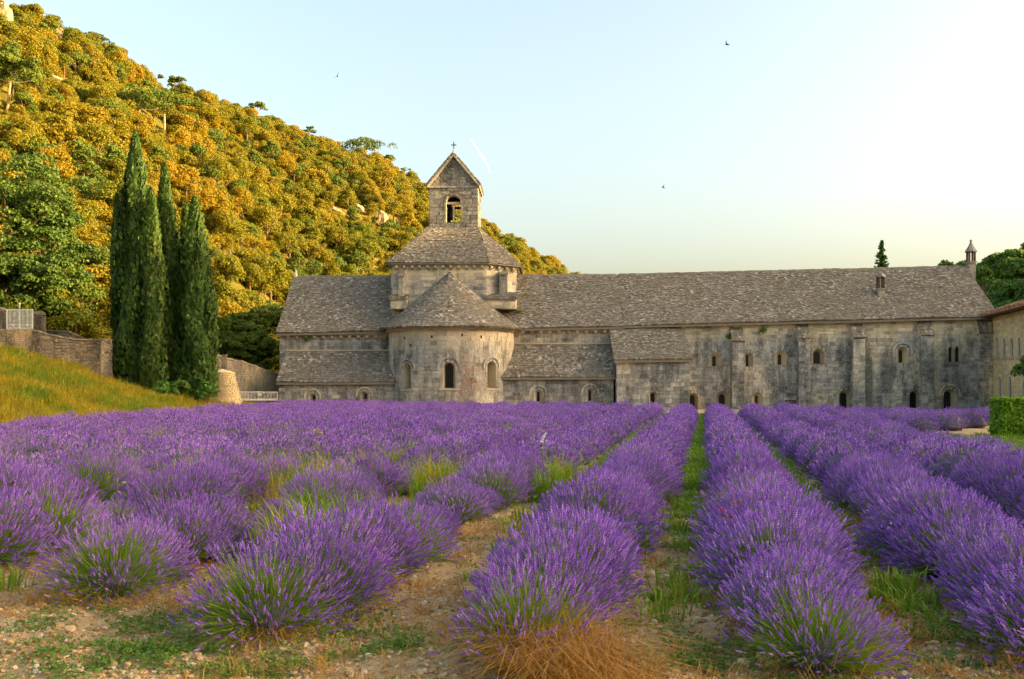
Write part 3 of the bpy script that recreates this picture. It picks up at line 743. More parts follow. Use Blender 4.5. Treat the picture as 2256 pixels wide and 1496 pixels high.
# bell-cast roof of the drum, slope by slope
vT = 3.35; tw = (U(1053, vT) - U(946.5, vT)) / 2; uT = U(999.5, vT); vTc = vT + tw
zt0 = Zp(1000, 502, vT)
top = [(uT + sx * (tw + .03), vTc + sy * (tw + .03)) for sx, sy in ((-1, -1), (1, -1), (1, -1), (1, 1), (1, 1), (-1, 1), (-1, 1), (-1, -1))]
eav = [off(p, .085) for p in dpoly]; midp = [tuple(np.array(eav[k]) * .42 + np.array(top[k]) * .58) for k in range(8)]
for k in range(8):
    a, b = eav[k], eav[(k + 1) % 8]; m0, m1 = midp[k], midp[(k + 1) % 8]; c, d = top[(k + 1) % 8], top[k]; zm = zd1 + (zt0 - zd1) * .6
    lo = dict(course=.125) if k in (0, 1, 2, 7) else dict(course=.5, wmax=1.)
    roof_slope(church, (*a, zd1 - .02), (*b, zd1 - .02), (*m1, zm), (*m0, zm), M['lauze'], 70 + k, 'drum_roof', .1, **lo)
    roof_slope(church, (*m0, zm), (*m1, zm), (*c, zt0), (*d, zt0), M['lauze'], 80 + k, 'drum_roof', .1, **lo)
# ledges and window boxes round the drum foot
zl = Zp(880, 660, .4)
for px0, px1, sgn in ((862, 897, -1), (1070, 1137, 1)):
    a, b = U(px0, .2), U(px1, .2); mb = MB(); mb.box(a, b, -.2, 2.4, zl - .75, zl); sq = mb.build('squinch_block', M['wall'], church); facing_stones(sq, planar(-.2), masonry(a, b, zl - .75, lambda u: zl, [], .25, .3, .6, gch), M['wall'])
    roof_slope(church, (a - .12, -.34, zl + .02), (b + .12, -.34, zl + .02), (b + .05, 1.5, zl + .5), (a, 1.5, zl + .5), M['lauze'], 95 + sgn, 'squinch_roof', .08, course=.2)
def box_dormer(u0, u1, v0, v1, z0, z1, name='buttress'):
    mb = MB(); mb.prism([(v0, z0), (v1, z0), (v1, z1), (v0, z1 - .45)], u0, u1); mb.build(name, M['wall_tower'], church)
    mb = MB(); mb.prism([(v0 - .08, z1 - .47), (v1, z1 + .03), (v1, z1 + .1), (v0 - .08, z1 - .38)], u0 - .06, u1 + .06); mb.build('buttress_cap', M['lauze'], church)
box_dormer(Uf(880), Uf(891), vF - .55, vF + .1, zl - .1, Zp(885, 598, vF))
box_dormer(U(1101, 1.5), U(1118, 1.5), .9, 2.2, zl, Zp(1110, 594, 1.5))

# --- bell tower
zte = Zp(1000, 414, vT); ztop = Zp(998, 342, vT)
tw_root = empty('bell_tower'); tw_root.parent = church
th = .55
o_f = W_(999, 430, 490, 32, vT, d=.55, pane=False, ring=.16); o_f['u'] -= uT; o_f.update(ih=o_f['hw'] - .03, iz=.02, it=.03)
pl = [(uT - tw, vT), (uT + tw, vT), (uT + tw, vT + 2 * tw), (uT - tw, vT + 2 * tw)]
for k in range(4):
    a, b = pl[k], pl[(k + 1) % 4]; f = facing(a, b); o_ = dict(o_f); o_['u'] = tw + (o_f['u'] if k == 0 else 0)
    wall(tw_root, f, 0, 2 * tw, zt0 - 1.2, zte, [o_] if k in (0, 2) else [], M['wall_tower'], seed=100 + k, course=.3, lmin=.4, lmax=.8, trim=M['wall'])
    ins = [(p[0] + (th if p[0] < uT else -th), p[1] + (th if p[1] < vTc else -th)) for p in pl]
    a, b = ins[k], ins[(k + 1) % 4]; o2 = dict(o_); o2['u'] = o_['u'] - th; o2['nowin'] = True
    wall(tw_root, facing(a, b), 0, 2 * (tw - th), zt0 - 1.2, zte, [o2] if k in (0, 2) else [], M['wall_tower'], blocks=False, name='inner_wall')
mb = MB(); mb.box(uT - tw + .05, uT + tw - .05, vT + .05, vT + 2 * tw - .05, o_f['z'] - .35, o_f['z'] - .15); mb.build('belfry_floor', M['wood'], church)
zlin = Zp(999, 449, vT); ho = o_f['hw']; uo = uT + o_f['u']
mb = MB(); mb.box(uo - ho - .1, uo + ho + .1, vT + .1, vT + .42, zlin, zlin + .16); mb.build('lintel', M['trim'], church)
mb = MB(); mb.lathe([(.11, 0), (.11, .12), (.075, .16), (.07, zlin - o_f['z'] - .3), (.12, zlin - o_f['z'] - .12), (.13, zlin - o_f['z'])], 10, (uo, vT + .26, o_f['z'])); mb.build('column', M['trim'], church, smooth=True)
bz = o_f['z'] + .55
mb = MB(); mb.lathe([(.001, .82), (.14, .8), (.2, .7), (.24, .35), (.3, .12), (.4, 0), (.36, 0), (.2, .3)], 14, (uT - .35, vTc, bz)); mb.build('bell', M['bronze'], church, smooth=True)
mb = MB(); mb.box(uT - tw + th - .05, uT + tw - th + .05, vTc - .09, vTc + .09, bz + .82, bz + 1.0); mb.build('bell_beam', M['wood'], church)
mb = MB(); mb.box(uT - tw - .07, uT + tw + .07, vT - .08, vT + 2 * tw + .08, zte, zte + .14); mb.build('string_course', M['wall_tower'], church)
# gable and its roof
for nm, vv, sg in (('gable', vT, -1), ('rear_gable', vT + 2 * tw, 1)):
    mb = MB(); mb.prism([(uT - tw, zte + .14), (uT + tw, zte + .14), (uT, ztop - .18)], vv, vv - sg * .4, 'y'); gb = mb.build(nm, M['wall_tower'], church)
    if sg < 0:
        B = []; z = zte + .14; g = np.random.default_rng(5)
        while z < ztop - .4:
            hw = tw * (1 - (z + .24 - zte - .14) / (ztop - .18 - zte - .14))
            if hw > .1:
                x = -hw
                while x < hw - .05:
                    L = min(g.uniform(.3, .6), hw - x); B.append((uT + x, uT + x + L, z, z + .24, g.uniform(.012, .03))); x += L
            z += .24
        facing_stones(gb, planar(vT), np.array(B), M['wall_tower'])
for sx in (-1, 1):
    x0 = uT + sx * (tw + .14); xm = uT + sx * tw * .55; zmid = zte + (ztop - zte) * .47; zel = zte + .02
    v0, v1 = vT - .28, vT + 2 * tw + .28
    mb = MB()
    prof = [(x0, zel), (xm, zmid - .02), (uT, ztop - .12), (uT, ztop + .08), (xm + sx * .1, zmid + .12), (x0 + sx * .05, zel + .12)]
    V = [(p[0], v, p[1]) for v in (v0, v1) for p in prof]
    mb.add(V, [np.array([[i, (i + 1) % 6, 6 + (i + 1) % 6, 6 + i] for i in range(6)]), np.array([[0, 1, 4, 5], [1, 2, 3, 4], [6, 7, 10, 11], [7, 8, 9, 10]])])
    mb.build('tower_roof', M['wall_tower'], church)
    a, b = ((x0 + sx * .05, v0, zel + .13), (x0 + sx * .05, v1, zel + .13))
    for q0, q1, sd in ((((x0 + sx * .05), zel + .13), (xm + sx * .1, zmid + .13), 1), ((xm + sx * .1, zmid + .13), (uT, ztop + .09), 2)):
        tile_field(church, 'tower_roof_slabs', plane_g((q0[0], v0 + .02, q0[1]), (q0[0], v1 - .02, q0[1]), (q1[0], v1 - .02, q1[1]), (q1[0], v0 + .02, q1[1])), v1 - v0, math.dist(q0, q1), M['lauze'], 110 + sd + sx, thick=.03)
zc = Zp(998, 338, vT)
mb = MB(); mb.lathe([(.3, -.25), (.2, .0), (.11, .25), (.06, .45), (.05, .5)], 8, (uT, vT + .1, ztop)); mb.build('finial', M['trim'], church)
cz = ztop + .45; mb = MB(); mb.box(uT - .035, uT + .035, vT + .07, vT + .13, cz, cz + .62); mb.box(uT - .2, uT + .2, vT + .068, vT + .132, cz + .34, cz + .41); mb.build('cross', M['iron'], church)

# ================================================================== DORMITORY WING
dorm = empty('dormitory_wing', P0, ROT)
tag(dorm, 'long weathered stone wing with buttresses, small arched windows and stone slab roof', 'building')
uA0, uD1 = U(1352, -3), U(2192, 0)
uD0 = uJ
z1a, z1b = Zp(1500, 713, -.4), Zp(2170, 697, -.4)
uq0, uq1 = U(1500, 0), U(2170, 0)
zdv = lambda u: z1a + (z1b - z1a) * (u - uq0) / (uq1 - uq0)
zr0, zr1 = zr + .1, Zp(2130, 589, 5.2)
def dw(px, yt, yb, w_, iw, **kw): return W_(px, yt, yb, w_, 0, ih=iw / 2 / F * 69, trim=1, **kw)
dops = [dw(1575, 776, 808, 26, 8, d=.4, iz=.05), dw(1651, 777, 808, 17, 7, d=.4, iz=.05, iu=-.1), dw(1720, 772, 805, 26, 8, d=.4, iz=.05), dw(1803, 768, 802, 27, 15, d=.5, iz=.03),
        dw(1988, 764, 800, 23, 8, d=.4, iz=.05, hood=True), dw(2094, 763, 798, 10, 9, d=.25, ring=.06, pointed=True, iz=.02, it=.02), dw(2109, 762, 798, 11, 10, d=.25, ring=.06, pointed=True, iz=.02, it=.02),
        dw(1527, 866, 905, 22, 12, d=.5), dw(1593, 861, 905, 32, 14, d=.5, bars=(2, 4)), dw(1669, 864, 905, 23, 6, d=.45), dw(1862, 859, 905, 29, 15, d=.5, bars=(2, 4)), dw(2016, 859, 905, 25, 14, d=.45, bars=(2, 4)), dw(2092, 857, 905, 27, 16, d=.45, bars=(2, 4), hood=True)]
wall(dorm, planar(0), U(1490, 0), uD1, -.1, lambda u: zdv(u) - .05, dops, M['wall'], seed=121, course=.27, lmin=.3, lmax=.7, singles=260)
mb = MB(); ux = U(1743, 0); mb.box(ux - .45, ux + .45, -.06, .02, -.05, Zp(1743, 881, 0)); mb.build('cellar_opening_dark', M['wood'], dorm)  # brown panel on the wall paints the dark of an opening
mb = MB(); mb.box(ux - .55, ux + .55, -.08, .02, Zp(1743, 881, 0), Zp(1743, 877, 0) + .03); mb.build('cellar_lintel', M['wall'], dorm)
# buttresses
for px0, px1, yt, pr in ((1613, 1640, 722, .75), (1760, 1785, 715, .7), (1880, 1906, 715, .8), (2030, 2058, 708, .7), (2157, 2189, 702, .35)):
    a, b = U(px0, -pr), U(px1, -pr); zt_ = Zp((px0 + px1) / 2, yt, 0)
    mb = MB(); mb.prism([(.02, -.1), (-pr, -.1), (-pr, zt_ - 1.05), (.02, zt_ - .02)], a, b); bo = mb.build('buttress', M['wall'], dorm)
    facing_stones(bo, planar(-pr), masonry(a, b, -.1, lambda u: zt_ - 1.06, [], .28, .3, .55, gch), M['wall'])
    facing_stones(bo, facing((a, 0), (a, -pr)), masonry(0, pr, -.1, lambda u: zt_ - 1.1, [], .28, .3, .5, gch), M['wall'])
    tile_field(bo, 'cap_slabs', plane_g((a - .03, -pr - .06, zt_ - 1.08), (b + .03, -pr - .06, zt_ - 1.08), (b + .03, .02, zt_), (a - .03, .02, zt_)), b - a, sqrt(pr * pr + 1.1), M['lauze'], int(px0), course=.25)
mb = MB(); mb.prism([(0, -.1), (10.4, -.1), (10.4, z1b), (5.2, zr1 - .12), (0, z1b)], uD1 - .5, uD1 - .02); mb.build('gable_wall', M['wall'], dorm)
mb = MB(); mb.box(uD0, uD1 - .5, 10.1, 10.4, -.1, z1a); mb.build('rear_wall', M['wall'], dorm)
uV = uD1 + .12
roof_slope(dorm, (uD0 + .95, -.42, zdv(uD0) - .03), (uV, -.42, zdv(uV) - .03), (uV, 5.2, zr1), (uD0 + .95, 4.85, zr0), M['lauze'], 131, 'roof')
roof_slope(dorm, (uD0 + .95, 10.8, zdv(uD0) - .03), (uV, 10.8, zdv(uV) - .03), (uV, 5.2, zr1), (uD0 + .95, 4.85, zr0), M['lauze'], 132, 'rear_roof', course=.6, wmax=1.2)
along(dorm, 'ridge_stone', (uD0 + .95, 4.86, zr0 + .04), (uV, 5.2, zr1 + .04), .7, (.22, .12), M['lauze'], gch)
mb = MB(); mb.add([(u, v, zdv(u) + z) for u in (U(1499, 0), uD1) for v, z in ((-.3, -.2), (-.3, -.07), (.02, -.07), (.02, -.2))], [np.array([[0, 1, 5, 4], [1, 2, 6, 5], [2, 3, 7, 6], [3, 0, 4, 7]]), np.array([[0, 1, 2, 3], [4, 5, 6, 7]])]); mb.build('cornice', M['trim'], dorm)
# projecting block with catslide roof
VB = -3.2; b0, b1 = U(1359, VB), U(1519, VB); zbe = Zp(1440, 792, VB)
wall(dorm, planar(VB), b0, b1, -.1, zbe - .03, [W_(1439, 862, 905, 17, VB, ih=.13, d=.4, bars=(1, 3))], M['wall'], seed=141, course=.3, lmin=.4, lmax=.8)
for uu, nm, ff in ((b0, 'side_wall', facing((b0, 0), (b0, VB))), (b1, 'side_wall', facing((b1, VB), (b1, 0)))):
    mb = MB(); mb.prism([(0, -.1), (VB + .02, -.1), (VB + .02, zbe - .2), (0, zdv(uu) - .55)], uu + (0.02 if uu == b0 else -.4), uu + (.4 if uu == b0 else -.02)); so = mb.build(nm, M['wall'], dorm)
    facing_stones(so, ff, masonry(0, 3.2, -.1, lambda u: (zbe + (zdv(uu) - zbe) * (1 - u / 3.2 if uu == b0 else u / 3.2)) - .6, [], .3, .4, .8, gch), M['wall'])
zj = zdv((b0 + b1) / 2)
roof_slope(dorm, (b0 - .22, VB - .3, zbe - .06), (b1 + .2, VB - .3, zbe), (U(1501, -.02), -.02, zj - .22), (U(1341, -.02), -.02, zj - .26), M['lauze'], 143, 'catslide_roof')
# chimneys
def lantern(px, pyb, pyt, v, w_, spire, label):
    r = empty('chimney'); r.parent = dorm; u = U(px, v); D = Dp(u, v); zb = CH + (HY - pyb) / F * D; zt = CH + (HY - pyt) / F * D; H = zt - zb
    s0 = zb + H * (.42 if not spire else .3); s1 = zb + H * (.82 if not spire else .62)
    mb = MB(); mb.box(u - w_, u + w_, v - w_, v + w_, zb - 1.2, s0); mb.build('shaft', M['wall_tower'], r)
    mb = MB(); mb.box(u - w_ - .07, u + w_ + .07, v - w_ - .07, v + w_ + .07, s0, s0 + .09); mb.build('ledge', M['wall_tower'], r)
    for sx in (-1, 1):
        for sy in (-1, 1):
            mb = MB(); mb.box(u + sx * w_ - .06 * (sx > 0) * 2, u + sx * w_ + .12 * (sx < 0), v + sy * w_ - .12 * (sy > 0), v + sy * w_ + .12 * (sy < 0), s0 + .09, s1); mb.build('post', M['wood'], r)
    mb = MB(); mb.lathe([(w_ * 1.75, 0), (w_ * 1.7, .1)] + ([(w_ * .9, (zt - s1) * .4), (w_ * .35, (zt - s1) * .7), (w_ * .3, (zt - s1) * .8), (w_ * .42, (zt - s1) * .88), (.01, zt - s1)] if spire else [(.05, zt - s1)]), 4 if not spire else 8, (u, v, s1)); mb.build('cap', M['wall_tower'], r)
lantern(1940, 668, 598, 2.2, .24, False, '')
lantern(2139, 602, 527, 5.15, .27, True, '')
# small plants rooted in the walls
def tuft(name, loc, seed, n, L, mat, label, cat, parent_rot=True, spread=.5, size=.08):
    g = np.random.default_rng(seed); mb = MB(); d = unit(g.normal(size=(n, 3)) + np.array([0, -.4, .3])); p = d * (L * g.random((n, 1)) ** .6)
    V, q = leaf_quads(p, unit(g.normal(size=(n, 3))), size, g); mb.add(V, q); o = mb.build(name, mat); o.location = loc; return tag(o, label, cat)
def loc2w(u, v, z): return (P0[0] + u * CA + v * SA, P0[1] - u * SA + v * CA, z)
for i, (px, py, v, lab) in enumerate(((1681, 728, -.1, 'small green plant rooted in the wing wall below the eaves'), (1607, 742, -.1, 'small dark green plant growing against the wing buttress'), (676, 747, -.12, 'small green plant rooted under the corbels of the church eaves'), (1144, 688, .9, 'tiny green plant sprouting on the stone slab roof beside the drum'))):
    tuft('wall_plant', loc2w(U(px, v), v - .05, Zp(px, py, v)), 300 + i, 130, .27, M['shrub'], lab, 'plant')

# ================================================================== GUEST HOUSE on the right
gA = at(2192, 880, 71.6)[:2]; gdir = np.array((-1.3, -6.6)); gdir /= np.linalg.norm(gdir); gL = 24.0
gh = empty('guest_house', (gA[0], gA[1], 0), math.atan2(gdir[1], gdir[0]))     # local x runs towards the camera, facade on the left (-x world)
tag(gh, 'ochre stone house with terracotta tiled roof behind the clipped hedge', 'house')
ghf = lambda u, z, d: np.stack([np.asarray(u, float) + 0 * z, -np.asarray(d, float) + 0 * u + 0 * z, np.asarray(z, float) + 0 * u], -1)
def gu(px):
    k = (px - CX) / F; return (k * gA[1] - gA[0]) / (gdir[0] - k * gdir[1])
def gz(px, py): return CH + (HY - py) / F * (gA[1] + gdir[1] * gu(px))
gz_e = gz(2200, 690)
gops = [dict(u=gu(p), hw=.3, z=gz(p, 786), h=gz(p, 744) - gz(p, 786), ih=.24, d=.07, sur=1, ring=.15, iz=.03, it=.05, sill=True) for p in (2198, 2213, 2230, 2246)]
gops += [dict(u=gu(p), hw=.32, z=gz(p, 884), h=gz(p, 829) - gz(p, 884), ih=.26, d=.07, sur=1, ring=.15, iz=.03, it=.05) for p in (2203, 2226)]
gops += [dict(u=gu(2262), hw=.85, z=gz(2262, 890), h=gz(2262, 832) - gz(2262, 890), ih=.8, d=.08, sur=1, ring=.18, iz=.03, it=.05)]
ex = gu(2264)
k = 0
while ex + 2.2 * (k + 1) < gL - 1:
    gops.append(dict(u=ex + 2.2 * (k + 1), hw=.3, z=gops[0]['z'], h=gops[0]['h'], ih=.24, d=.07, sur=1, ring=.15, iz=.03, it=.05)); k += 1
# the upper and lower rows overlap in plan: build as two storeys
zmid = (gops[0]['z'] + gops[4]['z'] + gops[4]['h']) / 2 - .15
wall(gh, ghf, -.3, gL, zmid, gz_e - .03, [o for o in gops if o['z'] > zmid], M['yellowstone'], seed=151, course=.26, lmin=.25, lmax=.5)
wall(gh, ghf, -.3, gL, -.1, zmid, [o for o in gops if o['z'] < zmid], M['yellowstone'], seed=152, course=.26, lmin=.25, lmax=.5)
o = gops[6]; mb = MB()
for uu in np.linspace(-.8, .8, 5): mb.box(o['u'] + uu - .03, o['u'] + uu + .03, .12, .17, o['z'], o['z'] + o['h'] - .12 - .45 * (abs(uu) / .8) ** 2)
for zz in np.linspace(.1, .75, 3): mb.box(o['u'] - .8, o['u'] + .8, .115, .165, o['z'] + o['h'] * zz - .03, o['z'] + o['h'] * zz + .03)
mb.build('window_frame', M['white'], gh, kind='stuff')
mb = MB(); mb.box(-.3, gL, 11, 11.4, -.1, gz_e); mb.build('rear_wall', M['yellowstone'], gh)
for xx in (-.3, gL - .4):
    mb = MB(); mb.box(xx, xx + .4, .02, 11, -.1, gz_e); mb.build('end_wall', M['yellowstone'], gh)
def gp(x, y, z): return np.array((x, y, z), float)
a, b, c, d = gp(-.9, -.75, gz_e), gp(gL, -.75, gz_e), gp(gL, 5.6, gz_e + 2.2), gp(4.5, 5.6, gz_e + 2.2)
mb = MB(); dn = np.array([0, 0, -.12]); mb.add([a, b, c, d, a + dn, b + dn, c + dn, d + dn], np.array([[0, 1, 2, 3], [4, 5, 6, 7], [0, 1, 5, 4], [1, 2, 6, 5], [2, 3, 7, 6], [3, 0, 4, 7]])); ro = mb.build('roof', M['terracotta'], gh)
def roman_g(s, t, h): return plane_g(a, b, c, d)(s, t, h + .05 * np.sin(s * gL / .24 * 2 * pi))
tile_field(ro, 'roof_tiles', roman_g, gL, 6.6, M['terracotta'], 153, course=.35, wmin=.12, wmax=.125, thick=.035, width_at=lambda t: gL + (gL - 6) * 0)
a2, b2 = gp(-.9, 12, gz_e), gp(gL, 12, gz_e)
mb = MB(); mb.add([a, d, a2], np.array([[0, 1, 2]])); mb.add([a2, b2, c, d], np.array([[0, 1, 2, 3]])); mb.build('rear_roof', M['terracotta'], gh)
mb = MB(); mb.box(-.85, gL, -.65, 0.0, gz_e - .22, gz_e - .13); mb.build('soffit', M['wood'], gh)

# ================================================================== hedge, walls and gates
mb = MB(); g = np.random.default_rng(61); hx0, hx1, hy0, hy1, hz = 16.3, 25.0, 32.6, 33.6, 1.32
N = 26000; face = g.choice(4, N, p=[.5, .28, .12, .1]); P = np.empty((N, 3)); Nn = np.empty((N, 3))
rx, ry, rz_ = g.uniform(hx0, hx1, N), g.uniform(hy0, hy1, N), g.uniform(.02, hz, N)
for fidx, (P_, n_) in enumerate((((rx, hy0 + 0 * rx, rz_), (0, -1, 0)), ((rx, ry, hz + 0 * rx), (0, 0, 1)), ((hx0 + 0 * rx, ry, rz_), (-1, 0, 0)), ((rx, ry, rz_), (0, -1, .3)))):
    mk = face == fidx; P[mk] = np.stack(P_, -1)[mk]; Nn[mk] = n_
P += g.normal(size=(N, 3)) * .045; P += (Nn * (fbm(P[:, 0] * 2.2 + P[:, 1], P[:, 2] * 2.2 + P[:, 1]) * .35)[:, None])
hd = empty('hedge', ((hx0 + hx1) / 2, (hy0 + hy1) / 2, 0)); tag(hd, 'neatly clipped bright green hedge in front of the ochre house', 'hedge')
V, q = leaf_quads(P - np.array(((hx0 + hx1) / 2, (hy0 + hy1) / 2, 0)), unit(Nn + g.normal(size=(N, 3)) * .6), g.uniform(.05, .1, N), g); obj_from(make_mesh('foliage', V, [q], M['hedge']), 'foliage', hd, kind='stuff')
mb = MB(); mb.box(-(hx1 - hx0) / 2 + .12, (hx1 - hx0) / 2 - .12, -.38, .38, 0, hz - .14); mb.build('branches', M['lwood'], hd)

def run_wall(name, pts, th, mat, label, seed, course=.19, lmin=.2, lmax=.45, singles=0, cope=True):
    """free-standing rubble wall along plan points with (x, y, zbottom, ztop)"""
    root = empty(name, (*pts[0][:2], 0)); tag(root, label, 'wall'); g = np.random.default_rng(seed); o = np.array((pts[0][0], pts[0][1]))
    tot = sum(math.dist(p[:2], q[:2]) for p, q in zip(pts[:-1], pts[1:]))
    for p, q in zip(pts[:-1], pts[1:]):
        a, b = np.array(p[:2]) - o, np.array(q[:2]) - o; L = np.linalg.norm(b - a); f = facing(a, b); t_ = (b - a) / L; nrm = np.array((t_[1], -t_[0]))
        zt = lambda u, p=p, q=q, L=L: p[3] + (q[3] - p[3]) * u / L
        mb = MB(); V = []
        for e, z0_, z1_ in ((a, p[2], p[3]), (b, q[2], q[3])):
            for dd in (0, -th):
                for zz in (z0_, z1_): V.append((*(e + nrm * dd), zz))
        mb.add(V, np.array([[0, 1, 5, 4], [2, 3, 7, 6], [0, 1, 3, 2], [4, 5, 7, 6], [1, 3, 7, 5], [0, 2, 6, 4]])); core = mb.build('core', mat, root)
        B = masonry(0, L, min(p[2], q[2]), lambda u: zt(u) - .02, [], course, lmin, lmax, g, irr=.35)
        B[:, 4] *= 1.8
        facing_stones(core, f, B, mat, int(singles * L / tot), gap=.016)
        if cope:
            n = max(1, int(L / .5))
            for k in range(n):
                e0, e1 = a + t_ * L * (k + .02) / n, a + t_ * L * (k + .98) / n; zA_, zB_ = zt(L * k / n) + .01, zt(L * (k + 1) / n) + .01; hh = g.uniform(.07, .13)
                V = [(*(e + nrm * dd), z + h2) for e, z in ((e0, zA_), (e1, zB_)) for dd in (.07, -th - .07) for h2 in (0, hh)]
                m2 = MB(); m2.add(V, np.array([[0, 1, 5, 4], [2, 3, 7, 6], [0, 1, 3, 2], [4, 5, 7, 6], [1, 3, 7, 5], [0, 2, 6, 4]])); m2.build('coping_stone', mat, root)
    return root
def wp(px, D, yb, yt):
    p = at(px, yb, D); return (p[0], p[1], p[2], CH + (HY - yt) / F * D)
run_wall('retaining_wall', [wp(-120, 54, 830, 722), wp(12, 56, 800, 729), wp(70, 57, 830, 729), wp(118, 57.5, 850, 741), wp(165, 58, 870, 750), wp(246, 58.5, 880, 751), wp(252, 66, 880, 770)], .6, M['rubble'], 'dark rubble retaining wall curving above the golden grass bank', 71, singles=290)
# low inner wall on the terrace, gate pillars
run_wall('terrace_wall', [wp(100, 63, 790, 729), wp(150, 63, 790, 733), wp(185, 63.5, 790, 747)], .4, M['rubble'], 'low sloping rubble wall behind the retaining wall, beside the white gate', 72, singles=60)
for px0, px1, yb, yt, D, lab in ((-16, 10, 745, 683, 60, 'stone gate pillar at the hinge side of the white upper gate'), (75, 96, 760, 692, 60.5, 'leaning rounded stone pillar between white upper gate and terrace wall')):
    a, b = at(px0, yb, D), at(px1, yt, D); r = empty('gate_pillar', ((a[0] + b[0]) / 2, D, a[2])); tag(r, lab, 'pillar'); hw = (b[0] - a[0]) / 2; H = b[2] - a[2]
    mb = MB(); mb.box(-hw + .03, hw - .03, -hw + .03, hw - .03, 0, H - .04); mb.build('core', M['rubble'], r)
    for s_ in range(4):
        c4 = [(-hw, -hw), (hw, -hw), (hw, hw), (-hw, hw)]; f = facing(c4[s_], c4[(s_ + 1) % 4]); B = masonry(0, 2 * hw, 0, lambda u: H - .05, [], .16, .16, .34, gch, irr=.3)
        for k in range(len(B)):
            V, q = block_arrays(f, B[k:k + 1]); obj_from(make_mesh('stone', V, [q], M['rubble']), 'stone', r)
    mb = MB(); mb.lathe([(hw * 1.45, 0), (hw * 1.4, .1), (hw * .9, .22), (.01, .26)], 8, (0, 0, H - .06)); mb.build('cap', M['rubble'], r)
def iron_gate(name, a, b, h, label, nb, tall=False):
    r = empty(name, a); tag(r, label, 'gate'); a = np.array(a, float); b = np.array(b, float) - a; L = np.linalg.norm(b[:2]); dr = b / L
    P = lambda s, z: dr * s + np.array((0, 0, z))
    for k in range(nb + 1):
        mb = MB(); s = L * k / nb; thick = k in (0, nb) or k == nb // 2
        hh = h * (1.2 if (tall and k == nb // 2) else 1); mb.tube([P(s, .03), P(s, hh)], .028 if thick else .014, 6)
        if tall and k == nb // 2: mb.lathe([(.02, 0), (.06, .06), (.06, .1), (.001, .18)], 8, tuple(P(s, hh)))
        mb.build('post' if thick else 'bar', M['white'], r)
    for z in (.08, h * .22, h * .97):
        mb = MB(); mb.tube([P(0, z), P(L, z)], .022, 6); mb.build('rail', M['white'], r)
    for s in (L * .22, L * .78):
        mb = MB(); mb.lathe([(.001, -.06), (.05, -.03), (.05, .03), (.001, .06)], 8, tuple(P(s, h * .22))); mb.build('boss', M['white'], r)
    return r
iron_gate('iron_gate', at(15, 726, 59.6), at(72, 726, 59.6), 45 / F * 59.6, 'white iron double gate standing between stone pillars on the terrace', 20, True)
iron_gate('low_gate', at(528, 884, 69), at(611, 884, 70.5), 21 / F * 70, 'low white barred gate in front of the sloping wall beside the church', 26)
mb = MB(); p = at(572, 869, 69.3); mb.box(-.11, .11, -.03, 0, -.11, .11); mb.box(-.09, .09, -.034, -.03, -.09, .09); o = mb.build('gate_sign', M['white']); o.location = p; tag(o, 'small white plate hung on the low barred gate', 'sign')
run_wall('sloping_wall', [wp(470, 71.5, 905, 780), wp(498, 72, 905, 792), wp(530, 72.6, 905, 797), wp(616, 75.5, 905, 828)], .4, M['oldwall'], 'grey brown stone wall sloping down towards the church corner', 73, course=.26, lmin=.3, lmax=.7, singles=250)
mb = MB(); p = at(494, 803, 71.2); mb.box(-.16, .16, -.16, .16, -.6, .62); mb.box(-.2, .2, -.2, .2, .62, .72); o = mb.build('stone_post', M['rubble']); o.location = p; tag(o, 'short square stone post on top of the sloping grey brown wall', 'post')
# rounded drystone revetment
pc = at(490, 880, 66.5); rr = 1.12; rv = empty('stone_revetment', (pc[0], pc[1], 0)); tag(rv, 'rounded drystone mound end at the foot of the sloping grey brown wall', 'stone mound')
zt_r = CH + (HY - 819) / F * 66.5
def cone_f(a, z, d): 
    r_ = rr - .25 + .75 * (1 - np.asarray(z) / zt_r) ** 1.2 + .18 * np.sin(np.asarray(a) * 2.1) + d; return np.stack([r_ * np.sin(np.asarray(a) / rr), -r_ * np.cos(np.asarray(a) / rr), np.asarray(z, float) + 0 * a], -1)
mb = MB(); mb.lathe([(rr + .25, 0), (rr - .1, zt_r * .5), (rr - .48, zt_r), (.01, zt_r + .18)], 24); core = mb.build('core', M['yellowstone'], rv)
B = masonry(-rr * 2.2, rr * 2.2, 0, lambda u: zt_r, [], .13, .14, .3, np.random.default_rng(8), irr=.35); B[:, 4] *= 2.2
facing_stones(core, cone_f, B, M['yellowstone'], 280, gap=.012)

